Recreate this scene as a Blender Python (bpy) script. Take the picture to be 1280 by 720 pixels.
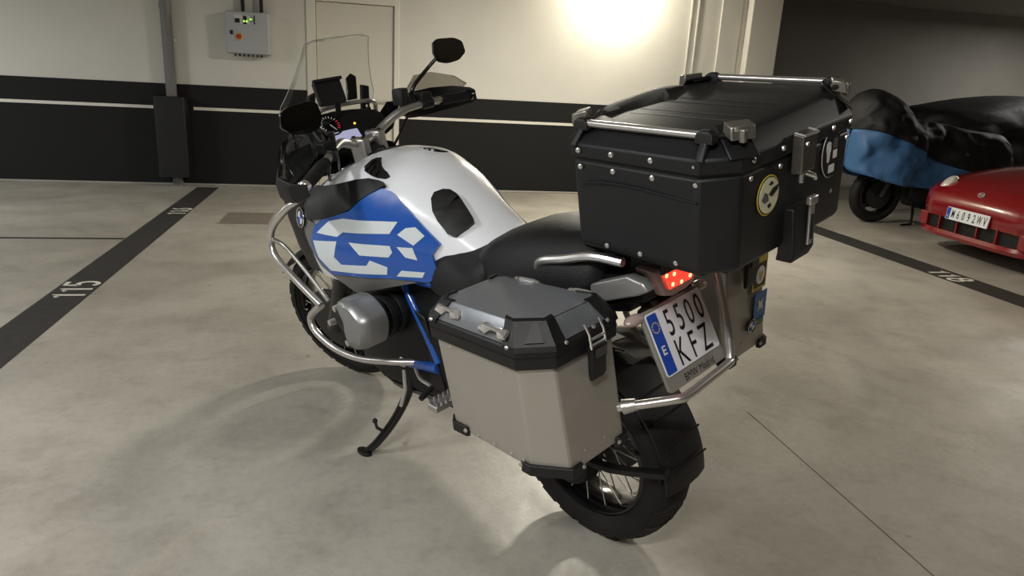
import bpy, bmesh, math, random
from mathutils import Matrix, Vector
from math import sin, cos, pi, radians

random.seed(7)
for o in list(bpy.data.objects): bpy.data.objects.remove(o, do_unlink=True)
scene = bpy.context.scene
COL = scene.collection

# ------------------------------------------------------------------ camera
CAM_F, CAM_PITCH, CAM_ROLL, CAM_YAW, CAM_H = 899.3, 0.28225, -0.05555, 0.21523, 1.3448
_F = Vector((sin(CAM_YAW)*cos(CAM_PITCH), cos(CAM_YAW)*cos(CAM_PITCH), -sin(CAM_PITCH)))
_R = Vector((cos(CAM_YAW), -sin(CAM_YAW), 0)); _D = _F.cross(_R)
_R2 = _R*cos(CAM_ROLL) + _D*sin(CAM_ROLL); _D2 = -_R*sin(CAM_ROLL) + _D*cos(CAM_ROLL)
cam_data = bpy.data.cameras.new('camera'); cam = bpy.data.objects.new('camera', cam_data); COL.objects.link(cam)
m = Matrix.Identity(4)
for i in range(3):
    m[i][0] = _R2[i]; m[i][1] = -_D2[i]; m[i][2] = -_F[i]
m.translation = (0, 0, CAM_H)
cam.matrix_world = m
cam_data.sensor_fit = 'HORIZONTAL'; cam_data.sensor_width = 36; cam_data.lens = CAM_F*36/1280
cam_data.clip_start = 0.05
scene.camera = cam

# ------------------------------------------------------------------ world, exposure, lamps of the garage and added fill
world = bpy.data.worlds.new('world'); scene.world = world; world.use_nodes = True
bg = world.node_tree.nodes['Background']; bg.inputs[0].default_value = (0.9, 0.95, 1.0, 1); bg.inputs[1].default_value = 0.02
scene.view_settings.view_transform = 'Standard'; scene.view_settings.look = 'None'
scene.view_settings.gamma = 1.0; scene.view_settings.exposure = 0.0
try: scene.view_settings.use_curve_mapping = False
except Exception: pass

def tube_light(name, loc, rot, sx, sy, power, col):
    l = bpy.data.lights.new(name, 'AREA'); l.shape = 'RECTANGLE'; l.size = sx; l.size_y = sy; l.energy = power; l.color = col
    o = bpy.data.objects.new(name, l); o.location = loc; o.rotation_euler = rot; COL.objects.link(o); return o
CEIL_Z = 2.75
# fluorescent battens, three of them added as unseen fill (their housings are built with the ceiling further down)
BATTENS = [  # x, y, z, length, rot z, power, colour
    (1.9, 6.1, CEIL_Z-.11, .6, 0.35, 125, (1.0, .94, .80)),
    (-2.6, 1.3, CEIL_Z-.11, 1.2, 1.2, 82, (.98, 1.0, 1.0)),
    (-.8, -.6, CEIL_Z-.11, 1.2, 0.0, 98, (1.0, .98, .94)),
    (10.3, 8.4, CEIL_Z-.11, 1.2, 1.57, 62, (1.0, .98, .92)),  # added fill, lifts the dark recessed wall on the right
    (-5.6, 5.8, CEIL_Z-.11, 1.2, 1.57, 140, (.98, 1.0, 1.0)),  # extra unseen lamp, added to brighten the left part of the back wall
    (4.3, 2.2, CEIL_Z-.11, 1.2, 0.3, 34, (1.0, .93, .82)),  # weak warm fill, added for the floor on the right
]
for i, (x, y, z, ln, rz, pw, c) in enumerate(BATTENS):
    tube_light('batten_light', (x, y, z-.045), (0, 0, rz), ln, .09, pw, c)
WALL_LAMP = (2.97, 8.60, 2.50)
_l = bpy.data.lights.new('wall_lamp_light', 'POINT'); _l.energy = 76; _l.shadow_soft_size = .10; _l.color = (1.0, .92, .74)
_o = bpy.data.objects.new('wall_lamp_light', _l); _o.location = (WALL_LAMP[0], WALL_LAMP[1]-.20, WALL_LAMP[2]-.03); COL.objects.link(_o)

# ------------------------------------------------------------------ materials
def lin(c): return tuple((x/12.92 if x <= .04045 else ((x+.055)/1.055)**2.4) for x in c)
def rgb(r, g, b): return lin((r/255, g/255, b/255))
MATS = {}
def mat(name, col, rough=.5, metal=0.0, var=.0, vscale=20, bump=0.0, bscale=80, emit=None, estr=0, coat=0, trans=0, ior=1.45, alpha=1, rvar=0, stretch=None):
    if name in MATS: return MATS[name]
    mt = bpy.data.materials.new(name); mt.use_nodes = True; nt = mt.node_tree; b = nt.nodes['Principled BSDF']
    b.inputs['Base Color'].default_value = (*col, 1); b.inputs['Roughness'].default_value = rough; b.inputs['Metallic'].default_value = metal
    b.inputs['IOR'].default_value = ior
    if coat: b.inputs['Coat Weight'].default_value = coat; b.inputs['Coat Roughness'].default_value = .05
    if trans: b.inputs['Transmission Weight'].default_value = trans
    if alpha < 1: b.inputs['Alpha'].default_value = alpha
    if emit: b.inputs['Emission Color'].default_value = (*emit, 1); b.inputs['Emission Strength'].default_value = estr
    if var or bump or rvar:
        tc = nt.nodes.new('ShaderNodeTexCoord'); mp = nt.nodes.new('ShaderNodeMapping'); nt.links.new(tc.outputs['Object'], mp.inputs[0])
        if stretch: mp.inputs['Scale'].default_value = stretch
        n = nt.nodes.new('ShaderNodeTexNoise'); n.inputs['Scale'].default_value = vscale; n.inputs['Detail'].default_value = 6
        nt.links.new(mp.outputs[0], n.inputs['Vector'])
        if var:
            mr = nt.nodes.new('ShaderNodeMapRange'); mr.inputs[1].default_value = .3; mr.inputs[2].default_value = .7
            mr.inputs[3].default_value = 1-var; mr.inputs[4].default_value = 1+var; nt.links.new(n.outputs[0], mr.inputs[0])
            mx = nt.nodes.new('ShaderNodeVectorMath'); mx.operation = 'SCALE'; mx.inputs[0].default_value = col; nt.links.new(mr.outputs[0], mx.inputs['Scale'])
            nt.links.new(mx.outputs[0], b.inputs['Base Color'])
        if rvar:
            mr2 = nt.nodes.new('ShaderNodeMapRange'); mr2.inputs[1].default_value = .3; mr2.inputs[2].default_value = .7
            mr2.inputs[3].default_value = max(.02, rough-rvar); mr2.inputs[4].default_value = rough+rvar; nt.links.new(n.outputs[0], mr2.inputs[0])
            nt.links.new(mr2.outputs[0], b.inputs['Roughness'])
        if bump:
            n2 = nt.nodes.new('ShaderNodeTexNoise'); n2.inputs['Scale'].default_value = bscale; n2.inputs['Detail'].default_value = 4
            nt.links.new(mp.outputs[0], n2.inputs['Vector'])
            bp = nt.nodes.new('ShaderNodeBump'); bp.inputs['Strength'].default_value = bump; bp.inputs['Distance'].default_value = .01
            nt.links.new(n2.outputs[0], bp.inputs['Height']); nt.links.new(bp.outputs[0], b.inputs['Normal'])
    MATS[name] = mt; return mt

WHITE_PAINT = mat('white_paint', rgb(238, 241, 246), .22, coat=.6)
BLUE_PAINT = mat('blue_paint', rgb(30, 84, 172), .3, coat=.5)
DECAL_WHITE = mat('decal_white', rgb(214, 222, 226), .35)
BLACK_GLOSS = mat('black_gloss', rgb(11, 11, 12), .2, coat=.3)
BLACK_PLASTIC = mat('black_plastic', rgb(17, 17, 18), .5, bump=.12, bscale=500)
BLACK_MATT = mat('black_matt', rgb(10, 10, 10), .62)
GREY_PLASTIC = mat('grey_plastic', rgb(58, 57, 57), .5)
RUBBER = mat('rubber', rgb(14, 13, 13), .75, var=.15, vscale=30)
SEAT_VINYL = mat('seat_vinyl', rgb(18, 18, 20), .5, bump=.25, bscale=320)
SILVER_PAINT = mat('silver_paint', rgb(150, 149, 147), .35, .55)
GREY_PAINT = mat('grey_paint', rgb(128, 126, 124), .4, .45)
STEEL = mat('steel', rgb(205, 202, 198), .3, .85)
DISC_STEEL = mat('disc_steel', rgb(70, 68, 66), .4, .7)
CHROME = mat('chrome', rgb(232, 231, 228), .2, .85)
CAST_ALU = mat('cast_aluminium', rgb(190, 188, 184), .38, .9, bump=.1, bscale=200)
VALVE_GREY = mat('valve_cover_grey', rgb(150, 150, 150), .38, .7)
ALU_BODY = mat('pannier_aluminium', rgb(172, 166, 158), .47, .55, var=.05, vscale=5, rvar=.05)
ALU_LID = mat('scratched_lid', rgb(128, 131, 136), .36, .5, var=.04, vscale=90, stretch=(1, 3, 1))
TOPCASE_BLACK = mat('black_powder_coat', rgb(22, 23, 26), .48, .1, bump=.06, bscale=700)
def thin_sheet(name, tint, gloss=.10, rough=.06):
    mt = bpy.data.materials.new(name); mt.use_nodes = True; nt = mt.node_tree; nt.nodes.clear()
    out = nt.nodes.new('ShaderNodeOutputMaterial'); mx = nt.nodes.new('ShaderNodeMixShader'); tr = nt.nodes.new('ShaderNodeBsdfTransparent'); gl = nt.nodes.new('ShaderNodeBsdfGlossy')
    tr.inputs[0].default_value = (*tint, 1); gl.inputs['Roughness'].default_value = rough; gl.inputs[0].default_value = (.95, .95, .95, 1)
    lw = nt.nodes.new('ShaderNodeLayerWeight'); lw.inputs[0].default_value = gloss
    sc = nt.nodes.new('ShaderNodeMath'); sc.operation = 'MULTIPLY'; sc.inputs[1].default_value = .45; nt.links.new(lw.outputs['Fresnel'], sc.inputs[0]); nt.links.new(sc.outputs[0], mx.inputs[0]); nt.links.new(tr.outputs[0], mx.inputs[1]); nt.links.new(gl.outputs[0], mx.inputs[2]); nt.links.new(mx.outputs[0], out.inputs[0])
    return mt
GLASS = thin_sheet('clear_screen', (.945, .955, .95), .09, .12)
SMOKE = thin_sheet('smoked_deflector', (.60, .59, .56), .12)
SCREEN_EDGE = mat('screen_edge', rgb(150, 150, 144), .3)
RED_LENS = mat('red_lens', rgb(200, 24, 18), .15, emit=(1.0, .04, .02), estr=1.6)
RED_LED = mat('red_led', rgb(255, 90, 60), .2, emit=(1.0, .14, .06), estr=10)
CLEAR_LENS = mat('clear_lens', rgb(190, 170, 165), .18, trans=.35)
PLATE_WHITE = mat('plate_white', rgb(226, 228, 232), .3)
PLATE_BLUE = mat('plate_blue', rgb(38, 72, 168), .3)
PLATE_BLACK = mat('plate_black', rgb(22, 22, 24), .4)
PLATE_FRAME = mat('plate_frame_grey', rgb(150, 146, 138), .4, .3)
GOLD = mat('star_yellow', rgb(225, 200, 70), .4)
STICKER_CREAM = mat('sticker_cream', rgb(205, 200, 170), .45)
STICKER_YELLOW = mat('sticker_yellow', rgb(196, 172, 62), .45)
STICKER_BLUE = mat('sticker_blue', rgb(62, 110, 165), .45)
STICKER_WHITE = mat('sticker_white', rgb(222, 222, 220), .45)
STICKER_GREY = mat('sticker_grey', rgb(84, 84, 84), .5)
SCREEN_LCD = mat('lcd_screen', rgb(150, 152, 185), .3, emit=(.42, .42, .60), estr=.55)
LED_GREEN = mat('green_light', rgb(40, 220, 140), .3, emit=(.05, .9, .4), estr=1.5)
LED_YELLOW = mat('amber_light', rgb(240, 190, 40), .3, emit=(1, .65, .05), estr=1.6)
DIAL_RED = mat('dial_red', rgb(210, 50, 60), .4, emit=(.8, .05, .08), estr=.5)
DIAL_WHITE = mat('dial_white', rgb(225, 225, 225), .4)
MIRROR = mat('mirror_glass', rgb(150, 150, 150), .04, 1.0)

# ------------------------------------------------------------------ mesh helpers
ORG = {}
class G:
    """collects shapes, then links them as one mesh object"""
    def __init__(s): s.v = []; s.f = []
    def add(s, vs, fs):
        k = len(s.v); s.v += [tuple(v) for v in vs]; s.f += [tuple(i+k for i in f) for f in fs]; return s
    def box(s, c, d, rot=None):
        hx, hy, hz = d[0]/2, d[1]/2, d[2]/2
        vs = [Vector((x, y, z)) for x in (-hx, hx) for y in (-hy, hy) for z in (-hz, hz)]
        if rot is not None: vs = [rot @ v for v in vs]
        vs = [v+Vector(c) for v in vs]
        return s.add(vs, [(0, 1, 3, 2), (4, 6, 7, 5), (0, 4, 5, 1), (2, 3, 7, 6), (0, 2, 6, 4), (1, 5, 7, 3)])
    def loft(s, secs, cap=True, closed=True):
        n = len(secs[0]); vs = [p for q in secs for p in q]; fs = []
        for i in range(len(secs)-1):
            for j in range(n if closed else n-1):
                a = i*n+j; b = i*n+(j+1) % n; fs.append((a, b, b+n, a+n))
        if cap and closed: fs.append(tuple(range(n))[::-1]); fs.append(tuple(range((len(secs)-1)*n, len(secs)*n)))
        return s.add(vs, fs)
    def tube(s, path, r, n=10, smooth=0, caps=True, closed=False, flat=1.0):
        P = [Vector(p) for p in path]
        if smooth: P = spline(P, smooth, closed)
        rr = r if callable(r) else (lambda t: r)
        rings = []; N = len(P); up = None
        for i, p in enumerate(P):
            if closed: t = (P[(i+1) % N]-P[i-1])
            else: t = (P[min(i+1, N-1)]-P[max(i-1, 0)])
            t.normalize()
            if up is None:
                up = Vector((0, 0, 1)) if abs(t.z) < .9 else Vector((0, 1, 0))
            a = t.cross(up)
            if a.length < 1e-4: a = t.cross(Vector((1, 0, 0)))
            a.normalize(); b = a.cross(t).normalized(); up = b
            q = rr(i/max(1, N-1))
            rings.append([p+a*cos(2*pi*k/n)*q+b*sin(2*pi*k/n)*q*flat for k in range(n)])
        if closed: rings.append(rings[0])
        return s.loft(rings, cap=caps and not closed)
    def cyl(s, p0, p1, r0, r1=None, n=20):
        r1 = r0 if r1 is None else r1
        p0 = Vector(p0); p1 = Vector(p1)
        return s.tube([p0, p1], lambda t: r0+(r1-r0)*t, n)
    def lathe(s, c, axis, prof, n=28):
        """prof: (distance along axis, radius)"""
        ax = Vector(axis).normalized(); u = ax.orthogonal().normalized(); w = ax.cross(u); c = Vector(c)
        rings = [[c+ax*d+(u*cos(2*pi*k/n)+w*sin(2*pi*k/n))*max(r, 1e-4) for k in range(n)] for d, r in prof]
        return s.loft(rings)
    def prism(s, poly, o, u, v, d, off=0):
        """polygon in plane (o,u,v) thickened by d along u x v"""
        o = Vector(o); u = Vector(u).normalized(); v = Vector(v).normalized(); w = u.cross(v).normalized()
        a = [o+u*x+v*y+w*off for x, y in poly]; b = [p+w*d for p in a]
        return s.loft([a, b])
    def sphere(s, c, r, n=14, sc=(1, 1, 1)):
        m_ = n//2; rings = []
        for i in range(m_+1):
            ph = -pi/2+pi*i/m_; rings.append([(c[0]+r*sc[0]*max(cos(ph), 1e-3)*cos(2*pi*k/n), c[1]+r*sc[1]*max(cos(ph), 1e-3)*sin(2*pi*k/n), c[2]+r*sc[2]*sin(ph)) for k in range(n)])
        return s.loft(rings)
    def mirror(s):
        s.v = [(x, -y, z) for x, y, z in s.v]; s.f = [f[::-1] for f in s.f]; return s
    def xf(s, M):
        s.v = [tuple(M @ Vector(v)) for v in s.v]; return s
    def build(s, name, mt, parent=None, bevel=0, seg=2, smooth=True, ang=32, kind=None, label=None, solid=0, recalc=True):
        me = bpy.data.meshes.new(name); o_ = ORG.get(parent.name, Vector((0, 0, 0))) if parent else Vector((0, 0, 0))
        me.from_pydata([tuple(Vector(v)-o_) for v in s.v], [], s.f)
        if recalc:
            bm = bmesh.new(); bm.from_mesh(me); bmesh.ops.recalc_face_normals(bm, faces=bm.faces); bm.to_mesh(me); bm.free()
        me.update()
        if smooth:
            me.shade_smooth(); me.set_sharp_from_angle(angle=radians(ang))
        me.materials.append(mt)
        o = bpy.data.objects.new(name, me); COL.objects.link(o)
        if parent:
            o.parent = parent
            ORG[o.name] = o_
        if bevel:
            b = o.modifiers.new('bevel', 'BEVEL'); b.width = bevel; b.segments = seg; b.limit_method = 'ANGLE'; b.angle_limit = radians(28)
        if solid:
            sd = o.modifiers.new('solid', 'SOLIDIFY'); sd.thickness = solid; sd.offset = 0
        if kind: o['kind'] = kind
        if label: o['label'] = label
        return o
def spline(P, k, closed=False):
    N = len(P); out = []
    rng = N if closed else N-1
    for i in range(rng):
        if closed: p0, p1, p2, p3 = P[i-1], P[i], P[(i+1) % N], P[(i+2) % N]
        else: p0, p1, p2, p3 = P[max(i-1, 0)], P[i], P[i+1], P[min(i+2, N-1)]
        for j in range(k):
            t = j/k
            out.append(.5*((2*p1)+(p2-p0)*t+(2*p0-5*p1+4*p2-p3)*t*t+(3*p1-p0-3*p2+p3)*t**3))
    if not closed: out.append(P[-1].copy())
    return out
def chaikin(poly, n=1, r=.25):
    for _ in range(n):
        q = []
        for i in range(len(poly)):
            a, b = poly[i], poly[(i+1) % len(poly)]
            q += [tuple(a[j]*(1-r)+b[j]*r for j in range(len(a))), tuple(a[j]*r+b[j]*(1-r) for j in range(len(a)))]
        poly = q
    return poly
def ngon(n, r, a0=0, sx=1, sy=1): return [(r*sx*cos(a0+2*pi*k/n), r*sy*sin(a0+2*pi*k/n)) for k in range(n)]
def rrect(w, h, r, n=4):
    out = []
    for cx, cy, a in ((w/2-r, h/2-r, 0), (-w/2+r, h/2-r, pi/2), (-w/2+r, -h/2+r, pi), (w/2-r, -h/2+r, 3*pi/2)):
        out += [(cx+r*cos(a+pi/2*k/n), cy+r*sin(a+pi/2*k/n)) for k in range(n+1)]
    return out
def thing(name, label, cat, M=None, group=None, org=None):
    o = bpy.data.objects.new(name, None); COL.objects.link(o); o.empty_display_size = .1
    if M is not None: o.matrix_world = M
    o['label'] = label; o['category'] = cat
    if group: o['group'] = group
    ORG[o.name] = Vector(org) if org is not None else Vector((0, 0, 0))
    return o
def tag(o, label, cat, group=None):
    o['label'] = label; o['category'] = cat
    if group: o['group'] = group
    return o
def struct(o): o['kind'] = 'structure'; return o
def text_geo(s, height, o, u, v, d=.001, sx=1.0, bold=0.0, off=0, space=1.0):
    """text as a thin solid centred on o, baseline along u, up along v"""
    cu = bpy.data.curves.new('t', 'FONT'); cu.body = s; cu.align_x = 'CENTER'; cu.size = 1; cu.offset = bold; cu.resolution_u = 3; cu.space_character = space
    ob = bpy.data.objects.new('t', cu); COL.objects.link(ob)
    me = bpy.data.meshes.new_from_object(ob)
    bpy.data.objects.remove(ob); bpy.data.curves.remove(cu)
    xs = [w.co.x for w in me.vertices]; ys = [w.co.y for w in me.vertices]
    k = height/(max(ys)-min(ys)); cx = (max(xs)+min(xs))/2; cy = (max(ys)+min(ys))/2
    u = Vector(u).normalized(); v = Vector(v).normalized(); w_ = u.cross(v); o = Vector(o)
    vs = [o+u*(q.co.x-cx)*k*sx+v*(q.co.y-cy)*k+w_*(off+d) for q in me.vertices]
    g = G(); g.add(vs, [tuple(pl.vertices) for pl in me.polygons]); bpy.data.meshes.remove(me)
    return g
# ------------------------------------------------------------------ the garage
WY = 8.717
def floor_material():
    mt = bpy.data.materials.new('polished_concrete'); mt.use_nodes = True; nt = mt.node_tree; b = nt.nodes['Principled BSDF']
    tc = nt.nodes.new('ShaderNodeTexCoord')
    def noise(sc, det, rough=.6, dist=0, stretch=None):
        n = nt.nodes.new('ShaderNodeTexNoise'); n.inputs['Scale'].default_value = sc; n.inputs['Detail'].default_value = det
        n.inputs['Roughness'].default_value = rough; n.inputs['Distortion'].default_value = dist
        if stretch:
            mp = nt.nodes.new('ShaderNodeMapping'); mp.inputs['Scale'].default_value = stretch; nt.links.new(tc.outputs['Object'], mp.inputs[0]); nt.links.new(mp.outputs[0], n.inputs['Vector'])
        else: nt.links.new(tc.outputs['Object'], n.inputs['Vector'])
        return n
    def ramp(n, stops):
        r = nt.nodes.new('ShaderNodeValToRGB'); nt.links.new(n.outputs[0], r.inputs[0])
        while len(r.color_ramp.elements) < len(stops): r.color_ramp.elements.new(.5)
        for e, (p, c) in zip(r.color_ramp.elements, stops): e.position = p; e.color = (*c, 1)
        return r
    big = ramp(noise(.9, 5, .55, .4), [(.32, rgb(144, 139, 129)), (.5, rgb(161, 156, 146)), (.68, rgb(175, 170, 160))])
    mid = ramp(noise(4.2, 9, .74, .25), [(.30, (.80, .79, .77)), (.5, (1, 1, 1)), (.75, (1.08, 1.07, 1.06))])
    fine = ramp(noise(30, 8, .75), [(.28, (.84, .84, .83)), (.5, (1, 1, 1)), (.75, (1.08, 1.08, 1.08))])
    spot = ramp(noise(9, 2, .5, 0), [(.0, (1, 1, 1)), (.735, (1, 1, 1)), (.77, (.62, .60, .57))])
    def mul(a, c):
        mx = nt.nodes.new('ShaderNodeMix'); mx.data_type = 'RGBA'; mx.blend_type = 'MULTIPLY'; mx.inputs[0].default_value = 1
        nt.links.new(a, mx.inputs[6]); nt.links.new(c, mx.inputs[7]); return mx.outputs[2]
    c = mul(mul(mul(big.outputs[0], mid.outputs[0]), fine.outputs[0]), spot.outputs[0])
    nt.links.new(c, b.inputs['Base Color'])
    rn = noise(2.2, 7, .65, .6); mr = nt.nodes.new('ShaderNodeMapRange'); mr.inputs[1].default_value = .3; mr.inputs[2].default_value = .7; mr.inputs[3].default_value = .30; mr.inputs[4].default_value = .52
    nt.links.new(rn.outputs[0], mr.inputs[0]); nt.links.new(mr.outputs[0], b.inputs['Roughness'])
    bp = nt.nodes.new('ShaderNodeBump'); bp.inputs['Strength'].default_value = .14; bp.inputs['Distance'].default_value = .01
    nt.links.new(noise(14, 8, .7).outputs[0], bp.inputs['Height']); nt.links.new(bp.outputs[0], b.inputs['Normal'])
    return mt
FLOOR = floor_material()
WALL = mat('wall_white_paint', rgb(205, 203, 196), .75, var=.03, vscale=2.5, bump=.12, bscale=60)
WALL_GREY = mat('wall_grey_concrete', rgb(150, 146, 138), .8, var=.06, vscale=2, bump=.15, bscale=40)
BAND_BLACK = mat('band_black_paint', rgb(13, 13, 14), .8, var=.06, vscale=4)
BAND_WHITE = mat('band_white_paint', rgb(222, 218, 208), .6)
LINE_BLACK = mat('line_black_paint', rgb(48, 46, 44), .6, var=.22, vscale=18)
LINE_DIGIT = mat('line_digit_white', rgb(212, 208, 198), .55, var=.08, vscale=40)
DOOR_WHITE = mat('door_white', rgb(205, 201, 190), .45)
DOOR_FRAME = mat('door_frame_white', rgb(212, 208, 198), .45)
PIPE_GREY = mat('pipe_grey', rgb(112, 112, 112), .4)
CEIL_MAT = mat('ceiling_concrete', rgb(150, 146, 138), .85, var=.05, vscale=3)

X0, X1, Y0, Y2 = -9.0, 13.0, -7.0, 10.6
def slab(name, a, b, mt, parent=None, **k):
    c = [(a[i]+b[i])/2 for i in range(3)]; d = [abs(b[i]-a[i]) for i in range(3)]
    return G().box(c, d).build(name, mt, parent, smooth=False, **k)
struct(slab('floor', (X0, Y0, -.2), (X1, Y2, 0), FLOOR))
struct(slab('ceiling', (X0, Y0, CEIL_Z), (X1, Y2, CEIL_Z+.2), CEIL_MAT))
# back wall with the doorway cut out of it
DX0, DX1, DZ = -.528, .415, 2.095
g = G()
for a, b in (((X0, WY, 0), (DX0, WY+.2, CEIL_Z)), ((DX1, WY, 0), (5.08, WY+.2, CEIL_Z)), ((DX0, WY, DZ), (DX1, WY+.2, CEIL_Z))):
    g.box([(a[i]+b[i])/2 for i in range(3)], [b[i]-a[i] for i in range(3)])
wall_back = struct(g.build('wall_back', WALL, smooth=False))
struct(slab('wall_right', (5.08, Y2, 0), (X1, Y2+.2, CEIL_Z), WALL_GREY))
struct(slab('wall_end', (4.88, WY+.2, 0), (5.08, Y2, CEIL_Z), WALL_GREY))
struct(slab('wall_left', (X0-.2, Y0, 0), (X0, WY, CEIL_Z), WALL))
struct(slab('wall_front', (X0, Y0-.2, 0), (X1, Y0, CEIL_Z), WALL_GREY))
struct(slab('wall_far_right', (X1, Y0, 0), (X1+.2, Y2, CEIL_Z), WALL_GREY))
# corner pier and painted bands
struct(slab('trim_1', (4.68, WY-.13, 0), (5.08, WY-.001, CEIL_Z), WALL, bevel=.012))
struct(slab('trim_2', (4.33, WY-.03, 0), (4.60, WY-.001, CEIL_Z), WALL, bevel=.006))
struct(slab('trim_3', (X0+.01, WY-.006, 0.0), (DX0-.06, WY-.0005, 1.10), BAND_BLACK))
struct(slab('trim_4', (DX1+.03, WY-.006, 0.0), (4.329, WY-.0005, 1.10), BAND_BLACK))
struct(slab('trim_5', (X0+.01, WY-.010, .830), (-2.15, WY-.0062, .862), BAND_WHITE))
struct(slab('trim_6', (-1.80, WY-.010, .830), (DX0-.06, WY-.0062, .862), BAND_WHITE))
struct(slab('trim_7', (DX1+.03, WY-.010, .830), (4.329, WY-.0062, .862), BAND_WHITE))
for i, x in enumerate((3.93, 4.02)):
    struct(slab('trim_%d' % (8+i), (x, WY-.022, 1.1), (x+.022, WY-.0065, CEIL_Z), WALL, bevel=.003))
struct(slab('baseboard_back', (X0+.01, WY-.05, 0), (4.66, WY-.011, .022), WALL_GREY, bevel=.006))
# door
door = thing('door_1', 'white flush door in a white frame on the back wall', 'door'); del door['category']; door['kind'] = 'structure'
slab('door_leaf', (DX0+.055, WY+.02, .008), (DX1-.04, WY+.06, DZ-.045), DOOR_WHITE, door, bevel=.003)
slab('door_frame', (DX0-.05, WY-.022, 0), (DX0+.05, WY+.12, DZ+.05), DOOR_FRAME, door, bevel=.004)
slab('door_frame', (DX1-.035, WY-.022, 0), (DX1+.02, WY+.12, DZ+.05), DOOR_FRAME, door, bevel=.004)
slab('door_frame', (DX0+.05, WY-.022, DZ-.04), (DX1-.035, WY+.12, DZ+.05), DOOR_FRAME, door, bevel=.004)
hd = G().cyl((.30, WY+.02, 1.02), (.30, WY-.03, 1.02), .011).tube([(.30, WY-.03, 1.02), (.19, WY-.035, 1.02)], .010).build('door_handle', STEEL, door)

# floor lines with their numbers
ln = struct(slab('trim_10', (-1.785, -2, .0002), (-1.558, 8.55, .002), LINE_BLACK))
def arc(cx, cy, rx, ry, a0, a1, n=10): return [(cx+rx*cos(radians(a0+(a1-a0)*k/n)), cy+ry*sin(radians(a0+(a1-a0)*k/n))) for k in range(n+1)]
DIGITS = {'1': [[(.05, .74), (.30, 1.0), (.30, 0)]],
          '5': [[(.52, 1.0), (.10, 1.0), (.06, .56)]+arc(.27, .33, .26, .31, 130, -140)],
          '6': [[(.46, 1.0), (.16, .60)]+arc(.29, .30, .27, .30, 150, -210, 18)],
          '8': [arc(.28, .76, .21, .23, 0, 360, 18), arc(.28, .28, .27, .28, 0, 360, 18)]}
def floor_text(s, cx, cy, u, v, h, parent, sx=.72, wid=.028):
    """painted numerals, one flat ribbon for each"""
    u = Vector(u); v = Vector(v); o = Vector((cx, cy, .0022)); adv = .70; tot = adv*len(s)-.12
    for k, ch in enumerate(s):
        g = G()
        for q, st in enumerate(DIGITS[ch]):
            P = [o+u*((x+k*adv-tot/2)*h*sx)+v*((y-.5)*h) for x, y in st]; L = []; R = []
            for i, p in enumerate(P):
                t = (P[min(i+1, len(P)-1)]-P[max(i-1, 0)])
                if len(P) > 12 and ch == '8' and i in (0, len(P)-1): t = P[1]-P[-2]
                t.normalize(); nn = Vector((-t.y, t.x, 0))*wid/2; L.append(p+nn); R.append(p-nn)
            up = Vector((0, 0, .0008+.0001*q))
            for i in range(len(P)-1): g.add([L[i]+up, L[i+1]+up, R[i+1]+up, R[i]+up], [(0, 1, 2, 3)])
        g.build('bay_numeral', LINE_DIGIT, parent, smooth=False)
floor_text('115', -1.668, 4.545, (0, 1, 0), (-1, 0, 0), .18, ln, .96)
floor_text('116', -1.655, 7.09, (0, 1, 0), (-1, 0, 0), .165, ln, .92)
ln2 = struct(slab('trim_11', (4.537, -2, .0002), (4.815, 8.5, .002), LINE_BLACK))
floor_text('118', 4.672, 4.80, (0, -1, 0), (1, 0, 0), .20, ln2, .80, .032)
struct(slab('trim_12', (X0+.1, 5.90, .0002), (-1.79, 5.945, .0018), LINE_BLACK))
SEAM = mat('floor_joint', rgb(92, 86, 76), .8)
struct(slab('trim_13', (1.652, -1.5, .0001), (1.657, 2.6, .0008), SEAM))
# inspection cover in the floor
hatch = thing('floor_hatch', 'rectangular metal inspection cover let into the floor by the front wheel', 'floor hatch', Matrix.Translation((-1.01, 6.8, 0)), org=(-1.01, 6.8, 0))
HATCH = mat('hatch_metal', rgb(118, 111, 100), .55, .1, var=.12, vscale=8)
G().box((-1.01, 6.8, .002), (.41, .53, .004)).build('cover_plate', HATCH, hatch, bevel=.001)
g = G()
for a, b in (((-1.235, 6.53, .0002), (-1.222, 7.07, .003)), ((-.798, 6.53, .0002), (-.785, 7.07, .003)), ((-1.222, 6.53, .0002), (-.798, 6.543, .003)), ((-1.222, 7.057, .0002), (-.798, 7.07, .003))):
    g.box([(a[i]+b[i])/2 for i in range(3)], [b[i]-a[i] for i in range(3)])
g.build('cover_frame', WALL_GREY, hatch, smooth=False)

# drain pipe on the back wall with its black padding
pipe = thing('drain_pipe', 'grey vertical drain pipe running down the back wall', 'pipe', Matrix.Translation((-2.0, WY-.07, 0)), org=(-2.0, WY-.07, 0))
G().cyl((-2.0, WY-.075, 0.0), (-2.0, WY-.075, CEIL_Z-.002), .055).build('pipe_tube', PIPE_GREY, pipe)
G().cyl((-2.0, WY-.075, 1.86), (-2.0, WY-.075, 1.92), .061).build('pipe_collar', PIPE_GREY, pipe)
g = G().box((-2.0, WY-.045, 1.55), (.15, .012, .03)); g.build('pipe_clip', STEEL, pipe, bevel=.003)
pad = G()
for s_ in (-1, 1): pad.loft([[(-2.0+s_*.112+x*.98, WY-.125+y, z) for x, y in rrect(.095, .23, .03)] for z in (.115, .14, .95, .972)])
pad.loft([[(-2.0+x, WY-.192+y, z) for x, y in rrect(.318, .10, .03)] for z in (.115, .14, .95, .972)])
tag(pad.build('pipe_guard', BLACK_PLASTIC), 'black bumper padding wrapped around the foot of the drain pipe', 'pipe guard')

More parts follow.
